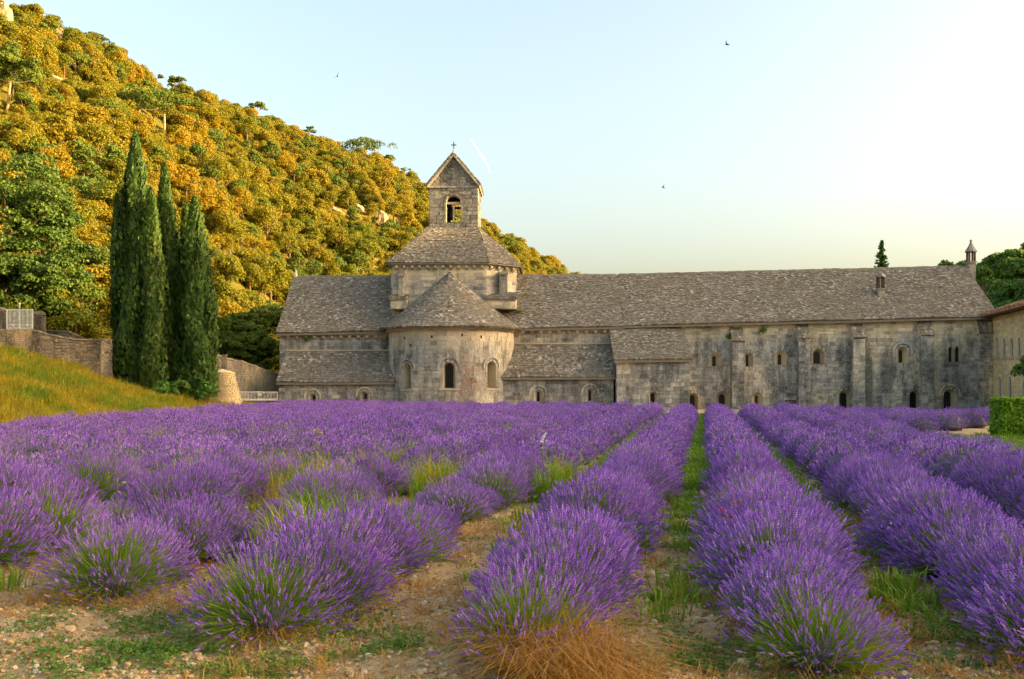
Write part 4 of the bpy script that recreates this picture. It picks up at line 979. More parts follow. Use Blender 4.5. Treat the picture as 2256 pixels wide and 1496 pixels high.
# ================================================================== TREES
# cypresses
def cypress(px, yt, wpx, pb, yb, D, seed, label, n=9000, lean=0, fat=.42):
    g = np.random.default_rng(seed); b = at(pb, yb, D); top = at(px, yt, D); H = top[2] - b[2]; Rm = wpx / 2 / F * D
    r = empty('cypress_tree', b); tag(r, label, 'cypress', 'cypresses in a clump beside the retaining wall')
    dx = top[0] - b[0]
    t = g.random(n) ** .9; prof = np.where(t < .1, .55 + 4.5 * t, np.where(t < fat, 1.0, np.clip((1 - t) / (1 - fat), 0, 1) ** .72)) 
    a = g.uniform(0, 2 * pi, n)
    lob = 1 + .2 * np.sin(a * 4 + seed + 2.5 * np.sin(t * 7 + seed)) + .42 * (vnoise(a * 2.4 + seed * 3.1, t * H * .9) - .5) + .22 * (vnoise(a * 6 + seed, t * H * 2.2) - .5)
    rr_ = Rm * prof * lob * g.uniform(.72, 1.05, n) * np.where(g.random(n) < .05, g.uniform(1.05, 1.3, n), 1)
    c = np.stack([rr_ * np.cos(a) + dx * t, rr_ * np.sin(a), .25 + t * (H - .25)], -1)
    nn = unit(np.stack([np.cos(a), np.sin(a), .25 + 0 * a], -1) + g.normal(size=(n, 3)) * .45)
    # upright flame-shaped sprays
    tang = unit(np.stack([-np.sin(a), np.cos(a), 0 * a], -1) + g.normal(size=(n, 3)) * .35); up = unit(np.stack([.25 * np.cos(a), .25 * np.sin(a), 1 + 0 * a], -1) + g.normal(size=(n, 3)) * .22)
    s = g.uniform(.06, .12, n)[:, None]; hgt = g.uniform(.14, .34, n)[:, None]
    V = np.stack([c - tang * s, c + tang * s - up * hgt * .1 + nn * .03, c + tang * s * .35 + up * hgt, c - tang * s * .5 + up * hgt * .8], 1).reshape(-1, 3)
    obj_from(make_mesh('crown', V, [np.arange(4 * n).reshape(-1, 4)], M['cypress']), 'crown', r)
    mb = MB(); mb.tube([(0, 0, -.3), (dx * .3, 0, H * .3), (dx * .9, 0, H * .9)], [.2, .13, .02], 7); mb.build('trunk', M['bark'], r)
    mb = MB(); ks = np.linspace(.04, .97, 14); pf = np.where(ks < .1, .55 + 4.5 * ks, np.where(ks < fat, 1.0, ((1 - ks) / (1 - fat)) ** .72))
    mb.tube([(dx * k, 0, .25 + k * (H - .25)) for k in ks], Rm * pf * .62, 9); mb.build('inner_foliage', M['cypress'], r)
cypress(257, 432, 30, 268, 872, 60.5, 201, 'slim cypress at the clump edge nearest the retaining wall', 5000, fat=.6)
cypress(298, 298, 84, 300, 880, 60, 202, 'tallest cypress of the clump, pointed high above the others', 13000, fat=.48)
cypress(333, 420, 58, 338, 882, 59.3, 203, 'shorter cypress squeezed between the two tallest cypresses', 9000, fat=.55)
cypress(362, 366, 64, 372, 888, 60.6, 204, 'second tallest cypress with narrow top in mid clump', 12000, fat=.45)
cypress(408, 455, 36, 404, 888, 61.3, 205, 'thin cypress tucked behind the widest cypress', 5000, fat=.5)
cypress(429, 440, 76, 432, 888, 60, 206, 'broad cypress on the church side of the clump', 12000, fat=.5)
cypress(455, 560, 40, 452, 885, 60.6, 207, 'short cypress on the outer church side of the clump', 6000, fat=.5)
def shrub(name, px, py, D, rx, rz, seed, mat, label, cat='shrub', clumps=10, per=60, size=.14):
    g = np.random.default_rng(seed); b = at(px, py, D); r = empty(name, b); tag(r, label, cat)
    d = unit(g.normal(size=(clumps, 3))); d[:, 2] = abs(d[:, 2]); cs = np.array([0, 0, rz * .35]) + d * np.array([rx, rx, rz]) * .55
    mb = MB(); clump_crown(mb, cs, g.uniform(.3, .5, clumps) * rx, per, size, g); mb.build('foliage', mat, r)
    mb = MB()
    for k in range(5): mb.tube([(0, 0, -.1), tuple(cs[k] * .6), tuple(cs[k])], [.04, .03, .01], 5)
    mb.build('stem', M['bark'], r)
shrub('shrub', 355, 884, 58.3, .9, 1.0, 221, M['shrub'], 'low bright green shrub at the foot of the tall cypresses')
shrub('shrub', 398, 886, 58.6, .8, 1.3, 222, M['darktree'], 'low dark shrub between the cypress trunks')
shrub('shrub', 455, 890, 58.8, .9, 1.2, 223, M['shrub'], 'leafy shrub under the broad cypress beside the stone mound')

# pines with visible limbs
def place_pine(px, py_base, py_top, wpx, P, seed, label, mat=M['pine'], bark=M['palebark'], **kw):
    D = P[1]; H = CH + (HY - py_top) / F * D - P[2]; H = max(H, 2.0)
    r = umbrella_pine('pine_tree', seed, H, wpx / F * D, mat, bark, **kw); r.location = P; return tag(r, label, 'pine tree')
place_pine(20, 250, 125, 105, hill_at(14, 250), 231, 'leaning pine with bare pale trunk on the steep slope above the cypresses', crown_t=.42, lean=.12, per=170, size=.17)
place_pine(305, 300, 195, 120, hill_at(305, 300), 232, 'forked spreading pine on the slope right above the tallest cypress', crown_t=.45, per=170, size=.17)
place_pine(362, 310, 205, 95, hill_at(360, 310), 233, 'spreading pine on the slope next to the forked pine', crown_t=.45, per=170, size=.17)
place_pine(208, 140, 72, 52, hill_point(203, .985), 234, 'airy pine silhouetted on the skyline above the pale rock ledges', crown_t=.4, per=45, size=.26, lean=.1, gaps=4, limbs=5)
place_pine(378, 200, 158, 44, hill_point(378, .99), 235, 'dense bushy pine on the skyline beside a long rock ledge', crown_t=.8, per=70, size=.26, layers=2)
place_pine(565, 255, 222, 36, hill_point(565, .99), 236, 'small flat topped pine alone on the middle of the skyline', crown_t=.5, per=50, size=.25, gaps=4)
place_pine(680, 310, 278, 28, hill_point(680, .99), 237, 'tiny leaning pine on the skyline before the large umbrella pine', crown_t=.55, per=40, size=.25, gaps=3)
place_pine(805, 365, 308, 92, hill_point(800, .985), 238, 'large umbrella pine on the skyline left of the bell tower', crown_t=.45, per=90, size=.26, gaps=10)
place_pine(850, 385, 342, 42, hill_point(848, .99), 239, 'small umbrella pine just below the large umbrella pine', crown_t=.5, per=60, size=.25)
place_pine(893, 405, 364, 26, hill_point(893, .99), 240, 'thin upright pine on the skyline nearest the bell tower', crown_t=.7, per=40, size=.24, layers=2, gaps=3)
# green pines in the valley shade; those by the church lighter, light painted in
for i, (px, yb, yt, w_, D, lab) in enumerate(((15, 700, 335, 250, 70, 'large shaded green pine towering behind the white upper gate'), (95, 705, 430, 170, 72, 'green pine leaning out beside the large pine above the gate'), (40, 712, 560, 140, 67, 'low dark green pine directly behind the white upper gate'),
                                           (520, 815, 690, 110, 84, 'green pine behind the sloping grey brown wall near the cypresses'), (575, 815, 672, 120, 88, 'green pine growing just behind the church gable'), (548, 818, 730, 90, 81, 'small dark pine between the two pines behind the sloping wall'))):
    b = at(px, yb, D); H = CH + (HY - yt) / F * D - b[2]
    r = umbrella_pine('pine_tree', 250 + i, H, w_ / F * D, M['greenpine'] if i < 3 else M['pine'], M['bark'], crown_t=.6, per=260, size=.15, gaps=16, limbs=9, layers=3, lean=.02); r.location = b; tag(r, lab, 'pine tree')
# fir spire and treetops behind the roof
def fir(px, yt, yb, wpx, D, seed, label):
    g = np.random.default_rng(seed); b = at(px, HY + CH / D * F, D); top = at(px, yt, D); H = top[2]; wm = wpx / F * D
    r = empty('fir_tree', (b[0], b[1], 0)); tag(r, label, 'fir tree'); mb = MB(); z = H * .6
    tb = MB(); tb.tube([(0, 0, -.2), (0, 0, H * .98)], [.22, .03], 7)
    while z < H:
        L = min(wm * .55 * max((H - z) / 2.6, .03) ** .9, wm * .8)
        for k in range(4):
            a = g.uniform(0, 2 * pi); l = L * g.uniform(.3, 1.25); e = np.array([cos(a) * l, sin(a) * l, z - l * .15 + l * .3 * g.random()])
            tb.tube([(0, 0, z), tuple(e)], [.03, .01], 4)
            n = 30; s = g.random(n)[:, None]; p = np.array([0, 0, z]) * (1 - s) + e * s + g.normal(size=(n, 3)) * .05
            V, q = leaf_quads(p, unit(g.normal(size=(n, 3)) + np.array([0, 0, .8])), .13, g); mb.add(V, q)
        z += .17
    mb.build('crown', M['darktree'], r); tb.build('trunk', M['bark'], r)
fir(1943, 533, 600, 42, 84, 261, 'dark pointed fir rising behind the wing roof beside the small chimney')

# hillside oaks
protos = [round_tree(400 + k, M['oak'], h, rx * .92, rz, cl, 150, .135) for k, (h, rx, rz, cl) in enumerate(((4.2, 2.0, 1.8, 26), (3.6, 2.2, 1.5, 24), (4.8, 1.9, 2.2, 28), (3.2, 1.7, 1.4, 20), (5.4, 2.4, 2.3, 30)))]
protos_p = [round_tree(420 + k, M['pine'], h, rx * .92, rz, cl, 150, .13) for k, (h, rx, rz, cl) in enumerate(((4.6, 1.9, 2.0, 22), (5.2, 1.7, 2.4, 24)))]
g = np.random.default_rng(44)
# jittered grid in plan
cand = []
for s in np.linspace(-260, 1440, 480):
    df, dc = interp(s, FOOT_D), interp(s, CREST_D)
    for t in np.arange(.0, 1.06, 1.2 / 100):
        cand.append((s + g.uniform(-6, 6), t + g.uniform(-.013, .013)))
cand = np.array(cand); HPt = hill_point(cand[:, 0], np.clip(cand[:, 1], 0, 1.06))
# thin by spacing
keep, cellmap = [], {}
order = g.permutation(len(HPt))
for k in order:
    p = HPt[k]; c = (int(p[0] // 2.6), int(p[1] // 2.6)); ok = True
    for dx_ in (-1, 0, 1):
        for dy_ in (-1, 0, 1):
            for j in cellmap.get((c[0] + dx_, c[1] + dy_), ()):
                if (HPt[j][0] - p[0]) ** 2 + (HPt[j][1] - p[1]) ** 2 < 1.38 ** 2: ok = False
    if ok: cellmap.setdefault(c, []).append(k); keep.append(k)
pts = HPt[keep]; tt_ = cand[keep, 1]; pts[:, 2] -= .7
ROCKS = [(18, 58, 22, 30), (152, 98, 34, 12), (206, 150, 22, 8), (138, 204, 62, 12), (382, 205, 54, 10), (447, 224, 24, 8), (846, 497, 18, 15), (745, 478, 18, 4), (795, 470, 15, 4), (880, 500, 11, 4), (230, 158, 16, 6)]
ppx = CX + F * pts[:, 0] / pts[:, 1]; ppy = HY - F * (pts[:, 2] - CH) / pts[:, 1]
clear = np.ones(len(pts), bool)
for rx_, ry_, rw_, rh_ in ROCKS: clear &= ~((abs(ppx - rx_) < rw_ * .5 + 8) & (ppy > ry_ - rh_ * .5 - 6) & (ppy < ry_ + rh_ * .5 + 26))
for cx_, cw_ in ((208, 26), (378, 24), (565, 20), (680, 16), (805, 48), (850, 22), (893, 14)): clear &= ~((abs(ppx - cx_) < cw_) & (tt_ > .95))
for cx_, cy_, cw_ in ((20, 220, 45), (305, 275, 50), (362, 285, 40)): clear &= ~((abs(ppx - cx_) < cw_) & (ppy > cy_ - 60) & (ppy < cy_ + 45) & (g.random(len(pts)) < .5))
pts, tt_, ppx, ppy = pts[clear], tt_[clear], ppx[clear], ppy[clear]
scl = (.46 + .74 * g.random(len(pts)) ** 2) * np.where(tt_ > .92, .85, 1.0); rot = g.uniform(0, 2 * pi, len(pts)); isp = g.random(len(pts)) < .13
vis = (ppx > -30) & (ppx < 1260) & (ppy > -10) & (ppy < np.where(ppx > 600, 600, 760))
app = np.where(vis, scl / pts[:, 1], 0); top300 = np.argsort(-app)[:300]
single = np.zeros(len(pts), bool); single[top300] = True
src = [joined_proto(p, 'oak_source') for p in protos] + [joined_proto(p, 'pine_source') for p in protos_p]
first = {}
for k in top300:
    if isp[k]: v = k % 2; root = protos_p[v]; nm, lab, cat, gr = 'hill_pine', 'rounded green pine among the oaks of the sunlit hillside', 'pine tree', 'small pines scattered over the hillside'
    else: v = k % 5; root = protos[v]; nm, lab, cat, gr = 'hill_oak', 'rounded golden green oak growing on the sunlit hillside', 'oak tree', 'oaks covering the hillside'
    o = copy_tree(root); o.name = nm; o.location = pts[k]; o.rotation_euler = (0, 0, rot[k]); o.scale = (scl[k],) * 3; tag(o, lab, cat, gr)
for p in protos + protos_p:
    for ch in list(p.children): bpy.data.objects.remove(ch)
    bpy.data.objects.remove(p)
rest = ~single
idx = np.where(isp[rest], 5 + np.arange(rest.sum()) % 2, np.arange(rest.sum()) % 5)
def eul(rz): return np.stack([0 * rz, 0 * rz, rz], -1)
gn_scatter('hillside_wood', pts[rest], eul(rot[rest]), np.repeat(scl[rest][:, None], 3, 1), np.where(isp[rest], (np.arange(rest.sum()) % 2) + 5, np.arange(rest.sum()) % 5), src, 'dense golden green oak wood covering the sunlit hill', 'wood')
# pale rock ledges
def rock(px, py, wpx, hpx, seed, label):
    P = hill_at(px, py + hpx * .5); D = P[1]; wm, hm = wpx / F * D * 1.1, hpx / F * D * 1.3 + .4
    g = np.random.default_rng(seed); root = None; mb = MB(); n1, n2 = 14, 9
    V = []
    for i in range(n2):
        ph = pi * (i / (n2 - 1) - .5)
        for j in range(n1):
            th_ = 2 * pi * j / n1; q = np.array([np.sign(cos(th_)) * abs(cos(th_)) ** .6 * cos(ph) ** .6, np.sign(sin(th_)) * abs(sin(th_)) ** .6 * cos(ph) ** .6, np.sign(sin(ph)) * abs(sin(ph)) ** .7])
            q = q * np.array([wm * .52, wm * .3 + .5, hm * .62]) * (1 + g.uniform(-.16, .16)); q[2] -= q[0] * .42; V.append(q)
    mb.add(V, np.array([[i * n1 + j, i * n1 + (j + 1) % n1, (i + 1) * n1 + (j + 1) % n1, (i + 1) * n1 + j] for i in range(n2 - 1) for j in range(n1)]))
    o = mb.build('rock_outcrop', M['rock']); o.location = P + np.array((0, -1.0, hm * .55 + .5)); tag(o, label, 'rock')
RL = ['tall pale cliff at the top of the hill skyline', 'pale rock ledge just below the skyline near the airy pine', 'small pale ledge under the airy skyline pine', 'long slanting pale rock strip in mid slope', 'long pale ledge under the dense bushy skyline pine', 'short pale rock below the long skyline ledge', 'blocky pale boulder on the slope beside the bell tower', 'low pale rock patch left of the blocky boulder', 'thin pale rock patch above the blocky boulder', 'small pale rock between blocky boulder and bell tower', 'tiny pale rock near the airy skyline pine']
for k, (r_, lab) in enumerate(zip(ROCKS, RL)): rock(*r_, 500 + k, lab)

# trees on the right ridge, in view
rp = [round_tree(440 + k, M['darktree'], 7.5, 3.2, 3.0, 26, 70, .42) for k in range(3)]
g = np.random.default_rng(45); RT = []
for k in range(900):
    Y = g.uniform(150, 420); T = g.uniform(.1, 1.02); P = ridge_point(np.array(Y), np.array(T)); px = CX + F * P[0] / P[1]
    if 2125 < px < 2285: RT.append(P)
RT = np.array(RT); order = np.argsort(RT[:, 1]); 
vis2 = 0
for k, P in enumerate(RT[:260]):
    o = copy_tree(rp[k % 3]); o.name = 'ridge_tree'; o.location = P; o.rotation_euler = (0, 0, g.uniform(0, 6)); s_ = g.uniform(.75, 1.25); o.scale = (s_, s_, s_)
    tag(o, 'dark green leafy tree on the shaded ridge behind the house', 'tree', 'trees on the ridge behind the house')
for px, yt, D, s_, lab in ((2088, 574, 100, 1, 'round treetop showing over the wing roof end left of the tall chimney'), (2122, 570, 104, .8, 'small treetop directly beside the tall chimney over the roof'), (2166, 588, 110, .9, 'treetop between the tall chimney and the wooded ridge')):
    p = at(px, yt, D); o = round_tree(int(px), M['darktree'], p[2], 1.25 * s_, 1.3, 16, 60, .2); o.name = 'leafy_tree'; o.location = (p[0], p[1], 0); tag(o, lab, 'tree')
p = at(2276, 785, 50); o = round_tree(2268, M['darktree'], p[2], .85, .85, 16, 70, .13); o.name = 'leafy_tree'; o.location = (p[0], p[1], 0); tag(o, 'dark tree standing close in front of the ochre house wall', 'tree')
for p in rp:
    for ch in list(p.children): bpy.data.objects.remove(ch)
    bpy.data.objects.remove(p)

# ================================================================== LAVENDER
def lavender(seed, n, detail, spread=1.0, bloom=1.0):
    """one bush: stems, spikes, inner leaves. returns dict of arrays"""
    g = np.random.default_rng(seed)
    az = g.uniform(0, 2 * pi, n); th_ = np.arccos(1 - g.random(n) * (1 - cos(R(82)))) ; th_ = th_ * (.9 + .1 * g.random(n))
    base = np.stack([np.cos(az), np.sin(az), 0 * az], -1) * (.20 * np.sqrt(g.random(n)) * (th_ / 1.3))[:, None]; base[:, 2] = .05
    L = (.56 + .10 * np.cos(2 * th_)) * g.uniform(.7, 1.12, n) * (1 + .18 * (vnoise(np.cos(az) * 2 + seed, np.sin(az) * 2 + th_ * 2) - .5))
    hd = np.stack([np.cos(az) * np.sin(th_), np.sin(az) * np.sin(th_), np.cos(th_)], -1)
    tip = base + hd * L[:, None] * np.array([spread, spread, 1.0]); tip[:, 2] = np.maximum(tip[:, 2], .05) - .05 * (th_ / 1.4) ** 3
    mid = base + (tip - base) * .55 + np.array([0, 0, .05]) * np.sin(th_)[:, None] + g.normal(size=(n, 3)) * .012
    dirn = unit((tip - mid) + np.array([0, 0, .10]) + g.normal(size=(n, 3)) * .04)
    sp, st = MB(), MB()
    # stems: two thin quads
    side = unit(np.cross(hd, g.normal(size=(n, 3)))) * (.0026 if detail else .0045)
    V = np.stack([base - side, base + side, mid + side, mid - side, tip + side * .7, tip - side * .7], 1).reshape(-1, 3); b = np.arange(n)[:, None] * 6
    st.add(V, np.concatenate([b + np.array([0, 1, 2, 3]), b + np.array([3, 2, 4, 5])]))
    # flower spikes, fewer low on the flanks
    kp = g.random(n) < bloom * np.clip(1.25 - .95 * sstep(.75, 1.4, th_), .2, 1); n_all, tip_a, dir_a = n, tip, dirn
    tip, dirn = tip[kp], dirn[kp]; n = int(kp.sum())
    rings = [(-.45, .12), (-.36, .65), (-.26, .12), (0, .2), (.12, 1.05), (.24, .4), (.36, 1.1), (.48, .42), (.6, 1.0), (.72, .4), (.84, .75), (1.0, .05)] if detail else [(0, .3), (.3, 1), (.75, .85), (1, .05)]
    k = 4 if detail else 3
    SL = g.uniform(.045, .075, n) * (1 if detail else 1.25); SR = g.uniform(.0065, .011, n) * (1 if detail else 1.75)
    a = unit(np.cross(dirn, g.normal(size=(n, 3)))); bb = np.cross(dirn, a); VV = []
    for (q, r_) in rings:
        for j in range(k):
            ph = 2 * pi * j / k + q * 2; VV.append(tip + dirn * (SL * q)[:, None] + (a * cos(ph) + bb * sin(ph)) * (SR * r_)[:, None])
    VV = np.stack(VV, 1); m = len(rings) * k; fq = np.array([[i * k + j, i * k + (j + 1) % k, (i + 1) * k + (j + 1) % k, (i + 1) * k + j] for i in range(len(rings) - 1) for j in range(k)])
    sp.add(VV.reshape(-1, 3), (np.arange(n)[:, None, None] * m + fq[None]).reshape(-1, 4))
    # inner leaves
    nl = 900 if detail else 160; az = g.uniform(0, 2 * pi, nl); t2 = g.uniform(.1, 1.45, nl); d2 = np.stack([np.cos(az) * np.sin(t2), np.sin(az) * np.sin(t2), np.cos(t2)], -1)
    b0_ = d2 * g.uniform(.05, .28, (nl, 1)) + np.array([0, 0, .04]); e = b0_ + d2 * g.uniform(.08, .24, (nl, 1)) + np.array([0, 0, .03]); s2 = unit(np.cross(d2, g.normal(size=(nl, 3)))) * (.006 if detail else .012)
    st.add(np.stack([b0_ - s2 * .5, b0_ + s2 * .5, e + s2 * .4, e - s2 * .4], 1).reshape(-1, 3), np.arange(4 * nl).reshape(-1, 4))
    # woody heart
    wd = MB()
    for q in range(7 if detail else 0):
        az = g.uniform(0, 2 * pi); wd.tube([(0, 0, -.03), (cos(az) * .12, sin(az) * .12, .1), (cos(az) * .3, sin(az) * .3, .2)], [.022, .016, .006], 5)
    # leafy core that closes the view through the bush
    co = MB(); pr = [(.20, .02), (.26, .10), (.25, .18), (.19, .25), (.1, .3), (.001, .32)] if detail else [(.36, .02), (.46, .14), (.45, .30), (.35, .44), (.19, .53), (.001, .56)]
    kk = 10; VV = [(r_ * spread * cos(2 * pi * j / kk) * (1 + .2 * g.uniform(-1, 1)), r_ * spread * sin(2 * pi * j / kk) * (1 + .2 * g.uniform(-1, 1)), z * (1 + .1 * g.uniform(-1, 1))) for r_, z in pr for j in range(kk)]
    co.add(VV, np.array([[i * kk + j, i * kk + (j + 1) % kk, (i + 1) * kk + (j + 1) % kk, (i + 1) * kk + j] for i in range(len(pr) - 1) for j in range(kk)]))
    return dict(stems=st, flowers=sp, wood=wd, core=co)
def lav_thing(name, d, fl=M['lflower']):
    r = empty(name); d['flowers'].build('flowers', fl, r, kind='stuff'); d['stems'].build('stems', M['lstem'], r, kind='stuff')
    if d['wood'].n: d['wood'].build('woody_base', M['lwood'], r)
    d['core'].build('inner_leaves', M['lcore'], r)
    return r
near = [lav_thing('lavender_bush', lavender(600 + k, 1750, True, 1.0 + .06 * (k % 2))) for k in range(5)]
sparse = [lav_thing('lavender_bush', lavender(640 + k, 1250, True, 1.03, .6)) for k in range(2)]
far = [lav_thing('lavender_bush', lavender(620 + k, 620, False, .96)) for k in range(4)]
src_far = [joined_proto(p, 'lavender_source') for p in far] + [joined_proto(p, 'lavender_source') for p in near]
faded = [lav_thing('lavender_bush', lavender(660, 520, False, .96), M['lpink'])]; src_far += [joined_proto(faded[0], 'lavender_source')]
RD = np.array((sin(R(11.2)), cos(R(11.2)))); RP = np.array((RD[1], -RD[0]))
def d_start(c): return float(interp(c, [(-30, 27), (-7.1, 9.7), (-5.1, 8.2), (-3.1, 7.0), (-1.09, 6.1), (.61, 5.95), (2.31, 6.1), (4.0, 6.4), (6, 8)]))
def d_end(X): return float(interp(X, [(-17, 71), (10, 58), (20, 46), (30, 44)]))
rows = [.61 + 1.7 * n for n in range(-1, 12)] + [-1.1 - 1.9 * n for n in range(1, 23)]
g = np.random.default_rng(46); L = []
gaps_px = [(700, 1075, 60), (590, 1130, 60), (480, 1130, 40), (940, 1045, 50), (1090, 1010, 40), (1365, 915, 14), (1135, 1095, 30), (250, 1120, 30)]
for c in rows:
    r = (d_start(c) - RP[1] * c) / RD[1] + .02
    while r < 78:
        P = RP * c + RD * r; X, Y = P
        step = .66 * g.uniform(.85, 1.15)
        ok = d_start(c) < Y < d_end(X) and X > GX0 + .5
        if c > 6.2 and Y < 33 + (c - 6.2) * 1.5: ok = False
        if ok and -.85 < X / Y < 1.0:
            s = g.uniform(.78, 1.1) * (1 + .15 * (vnoise(X * .35, Y * .35) - .5))
            if Y > 9 and g.random() < .05: s *= g.uniform(.5, .75)
            for gx, gy, gr in gaps_px:
                gD = F * (CH - .3) / (gy - HY)
                if math.hypot(X - (gx - CX) / F * gD, Y - gD) < .75: s *= .55
            if 5 < c < 6 and Y < 34: s *= .8
            L.append((X + g.normal() * .05, Y, s, g.uniform(0, 2 * pi), c))
        r += step
L = np.array(L)
dist = np.hypot(L[:, 0], L[:, 1]); o_ = np.argsort(dist + np.where(abs(L[:, 0] / L[:, 1]) > .58, 500, 0)); L = L[o_]; dist = dist[o_]
# the first bush of each near row gets a label of its own
special = {}
for c, lab in ((rows[0], 'lavender row end bush with a thick tuft of orange dry grass at its foot'), (rows[1], 'lavender row end bush with green stems and a thin orange grass tuft at its tip'), (-3.0, 'lavender row end bush with long bare green stems and straw under its woody base'), (-4.9, 'sparse lavender row end bush beside orange dead grass and dry twigs')):
    k = int(np.where(abs(L[:, 4] - c) < .02)[0][0]); special[k] = lab      # nearest of its row
ROWL = {rows[0]: 'lavender bush in the row that ends at the big orange dry grass tuft', rows[1]: 'lavender bush in the row ending at the bush with a thin orange grass tuft', rows[2]: 'lavender bush in the row along the soil strip with the tall pale green weed', -3.0: 'lavender bush in the row ending at the bush with straw under its woody base', -4.9: 'lavender bush in the row ending at the sparse bush by orange dead grass'}
def row_label(c):
    for k_, v_ in ROWL.items():
        if abs(k_ - c) < .02: return v_
    return 'lavender bush in the dense rows spreading towards the golden grass bank' if c < 0 else 'lavender bush in the rows leading towards the clipped hedge'
NB = 300
for k in range(min(NB, len(L))):
    X, Y, s, a, c = L[k]; pr = (sparse[k % 2] if (k in special or g.random() < (.22 if c < -2 else .06)) else near[k % 5]) if dist[k] < 17 else far[k % 4]
    o = copy_tree(pr); o.name = 'lavender_bush'; o.location = (X, Y, float(soil_z(X, Y)) if Y < 14 else .02); o.rotation_euler = (g.normal() * .14, g.normal() * .14, a)
    o.scale = (s * .99 * g.uniform(.92, 1.1), s * .99 * g.uniform(.92, 1.1), s * g.uniform(.86, 1.08))
    tag(o, special.get(k, row_label(c)), 'lavender', None if k in special else row_label(c).replace('lavender bush', 'lavender bushes'))
rest = np.arange(NB, len(L))
zz = np.where(L[rest, 1] < 14, soil_z(L[rest, 0], L[rest, 1]), .02)
gn_scatter('lavender_field', np.stack([L[rest, 0], L[rest, 1], zz], -1), eul(L[rest, 3]), np.stack([L[rest, 2] * 1.06, L[rest, 2] * 1.06, L[rest, 2] * .98], -1), np.where((vnoise(L[rest, 0] * 1.1 + 5, L[rest, 1] * .45) > .955) & (dist[rest] > 13), 9, np.where(dist[rest] < 19, 4 + rest % 5, rest % 4)), src_far, 'purple lavender rows running back to the abbey walls', 'lavender')
for p in near + sparse + far + faded:
    for ch in list(p.children): bpy.data.objects.remove(ch)
    bpy.data.objects.remove(p)
print('lavender', len(L), 'hill trees', len(pts), 'near dist', dist[min(NB, len(L)) - 1])

# ================================================================== GRASS, WEEDS, STONES
def blades(seed, n, h, spread, wdt, curl=.5, mess=.8):
    g = np.random.default_rng(seed); az = g.uniform(0, 2 * pi, n); b = np.stack([np.cos(az), np.sin(az), 0 * az], -1) * (spread * np.sqrt(g.random(n)))[:, None]
    a2 = az + g.normal(size=n) * mess; ln = g.uniform(.15, curl, n); hh = h * g.uniform(.5, 1.1, n); dr = np.stack([np.cos(a2), np.sin(a2), 0 * a2], -1)
    m = b + dr * (ln * hh * .35)[:, None] + np.array([0, 0, 1]) * (hh * .6)[:, None]; e = b + dr * (ln * hh * 1.1)[:, None] + np.array([0, 0, 1]) * (hh * (1 - .35 * ln))[:, None]
    s = np.stack([-np.sin(a2), np.cos(a2), 0 * a2], -1) * wdt
    V = np.stack([b - s, b + s, m + s * .8, m - s * .8, e + s * .15, e - s * .15], 1).reshape(-1, 3); q = np.arange(n)[:, None] * 6
    return V, np.concatenate([q + np.array([0, 1, 2, 3]), q + np.array([3, 2, 4, 5])])
def blade_src(name, seed, n, h, spread, wdt, mat, curl=.5):
    V, Q = blades(seed, n, h, spread, wdt, curl); return bpy.data.objects.new(name, make_mesh(name, V, [Q], mat))
g = np.random.default_rng(47)
# bank grass
N = 9000; X = g.uniform(-33, GX0 + .5, N); Y = g.uniform(22, 71, N); k = (X / Y > -.62) & ~((Y > 58.6) & (X < -23.5)) ; X, Y = X[k], Y[k]
src = [blade_src('grass_source', 700 + i, 44, .62, .4, .013, M['goldgrass'] if i < 3 else M['greengrass'], .8) for i in range(4)]
sc_ = g.uniform(.35, 1.0, len(X)) + .9 * np.clip(fbm(X * .6, Y * .6) + .02, 0, 1) * 2; bi = np.where((fbm(X * .3 + 7, Y * .3) > .12) & (g.random(len(X)) < .45), 3, np.arange(len(X)) % 3); gn_scatter('bank_grass', np.stack([X, Y, bank_z(X, Y)], -1), eul(g.uniform(0, 6.28, len(X))), np.repeat(sc_[:, None], 3, 1), bi, src, 'tall golden dry grass on the bank beside the lavender', 'grass')
# green grass between the rows, thicker further back
PT = []
for c in [.61 + 1.7 * n - .85 for n in range(-2, 4)] + [-1.1 - 1.9 * n - .95 for n in range(0, 6)]:
    for k in range(900):
        r = 7 + 50 * g.random() ** .8; P = RP * (c + g.normal() * .13) + RD * r
        dens = sstep(10, 20, r) * .95 + .05 + .45 * (vnoise(P[0] * .9, P[1] * .5) > .62)
        if g.random() < dens and Y.size: PT.append((P[0], P[1], float(soil_z(P[0], P[1])) if P[1] < 14 else .02))
PT = np.array(PT); src = [blade_src('green_source', 720 + i, 30, .19, .15, .008, M['greengrass'], .9) for i in range(3)]
gn_scatter('row_grass', PT, eul(g.uniform(0, 6.28, len(PT))), np.repeat(g.uniform(.5, 1.4, len(PT))[:, None], 3, 1), np.arange(len(PT)) % 3, src, 'green grass growing in the gaps between lavender rows', 'grass')
# grass verge in front of the hedge
N = 9000; X = g.uniform(7, 30, N); Y = g.uniform(6, 34, N); cc = X * RP[0] + Y * RP[1]; k = (cc > 6.7) & (X / Y < 1.1) & ((Y > 14) | (X > 9.4)) & ~((X > 16) & (Y > 32.3)); X, Y = X[k], Y[k]
gn_scatter('verge_grass', np.stack([X, Y, 0 * X], -1), eul(g.uniform(0, 6.28, len(X))), np.repeat(g.uniform(.5, 1.3, len(X))[:, None], 3, 1), np.arange(len(X)) % 3, src, 'green grass verge between the lavender and the hedge', 'grass')
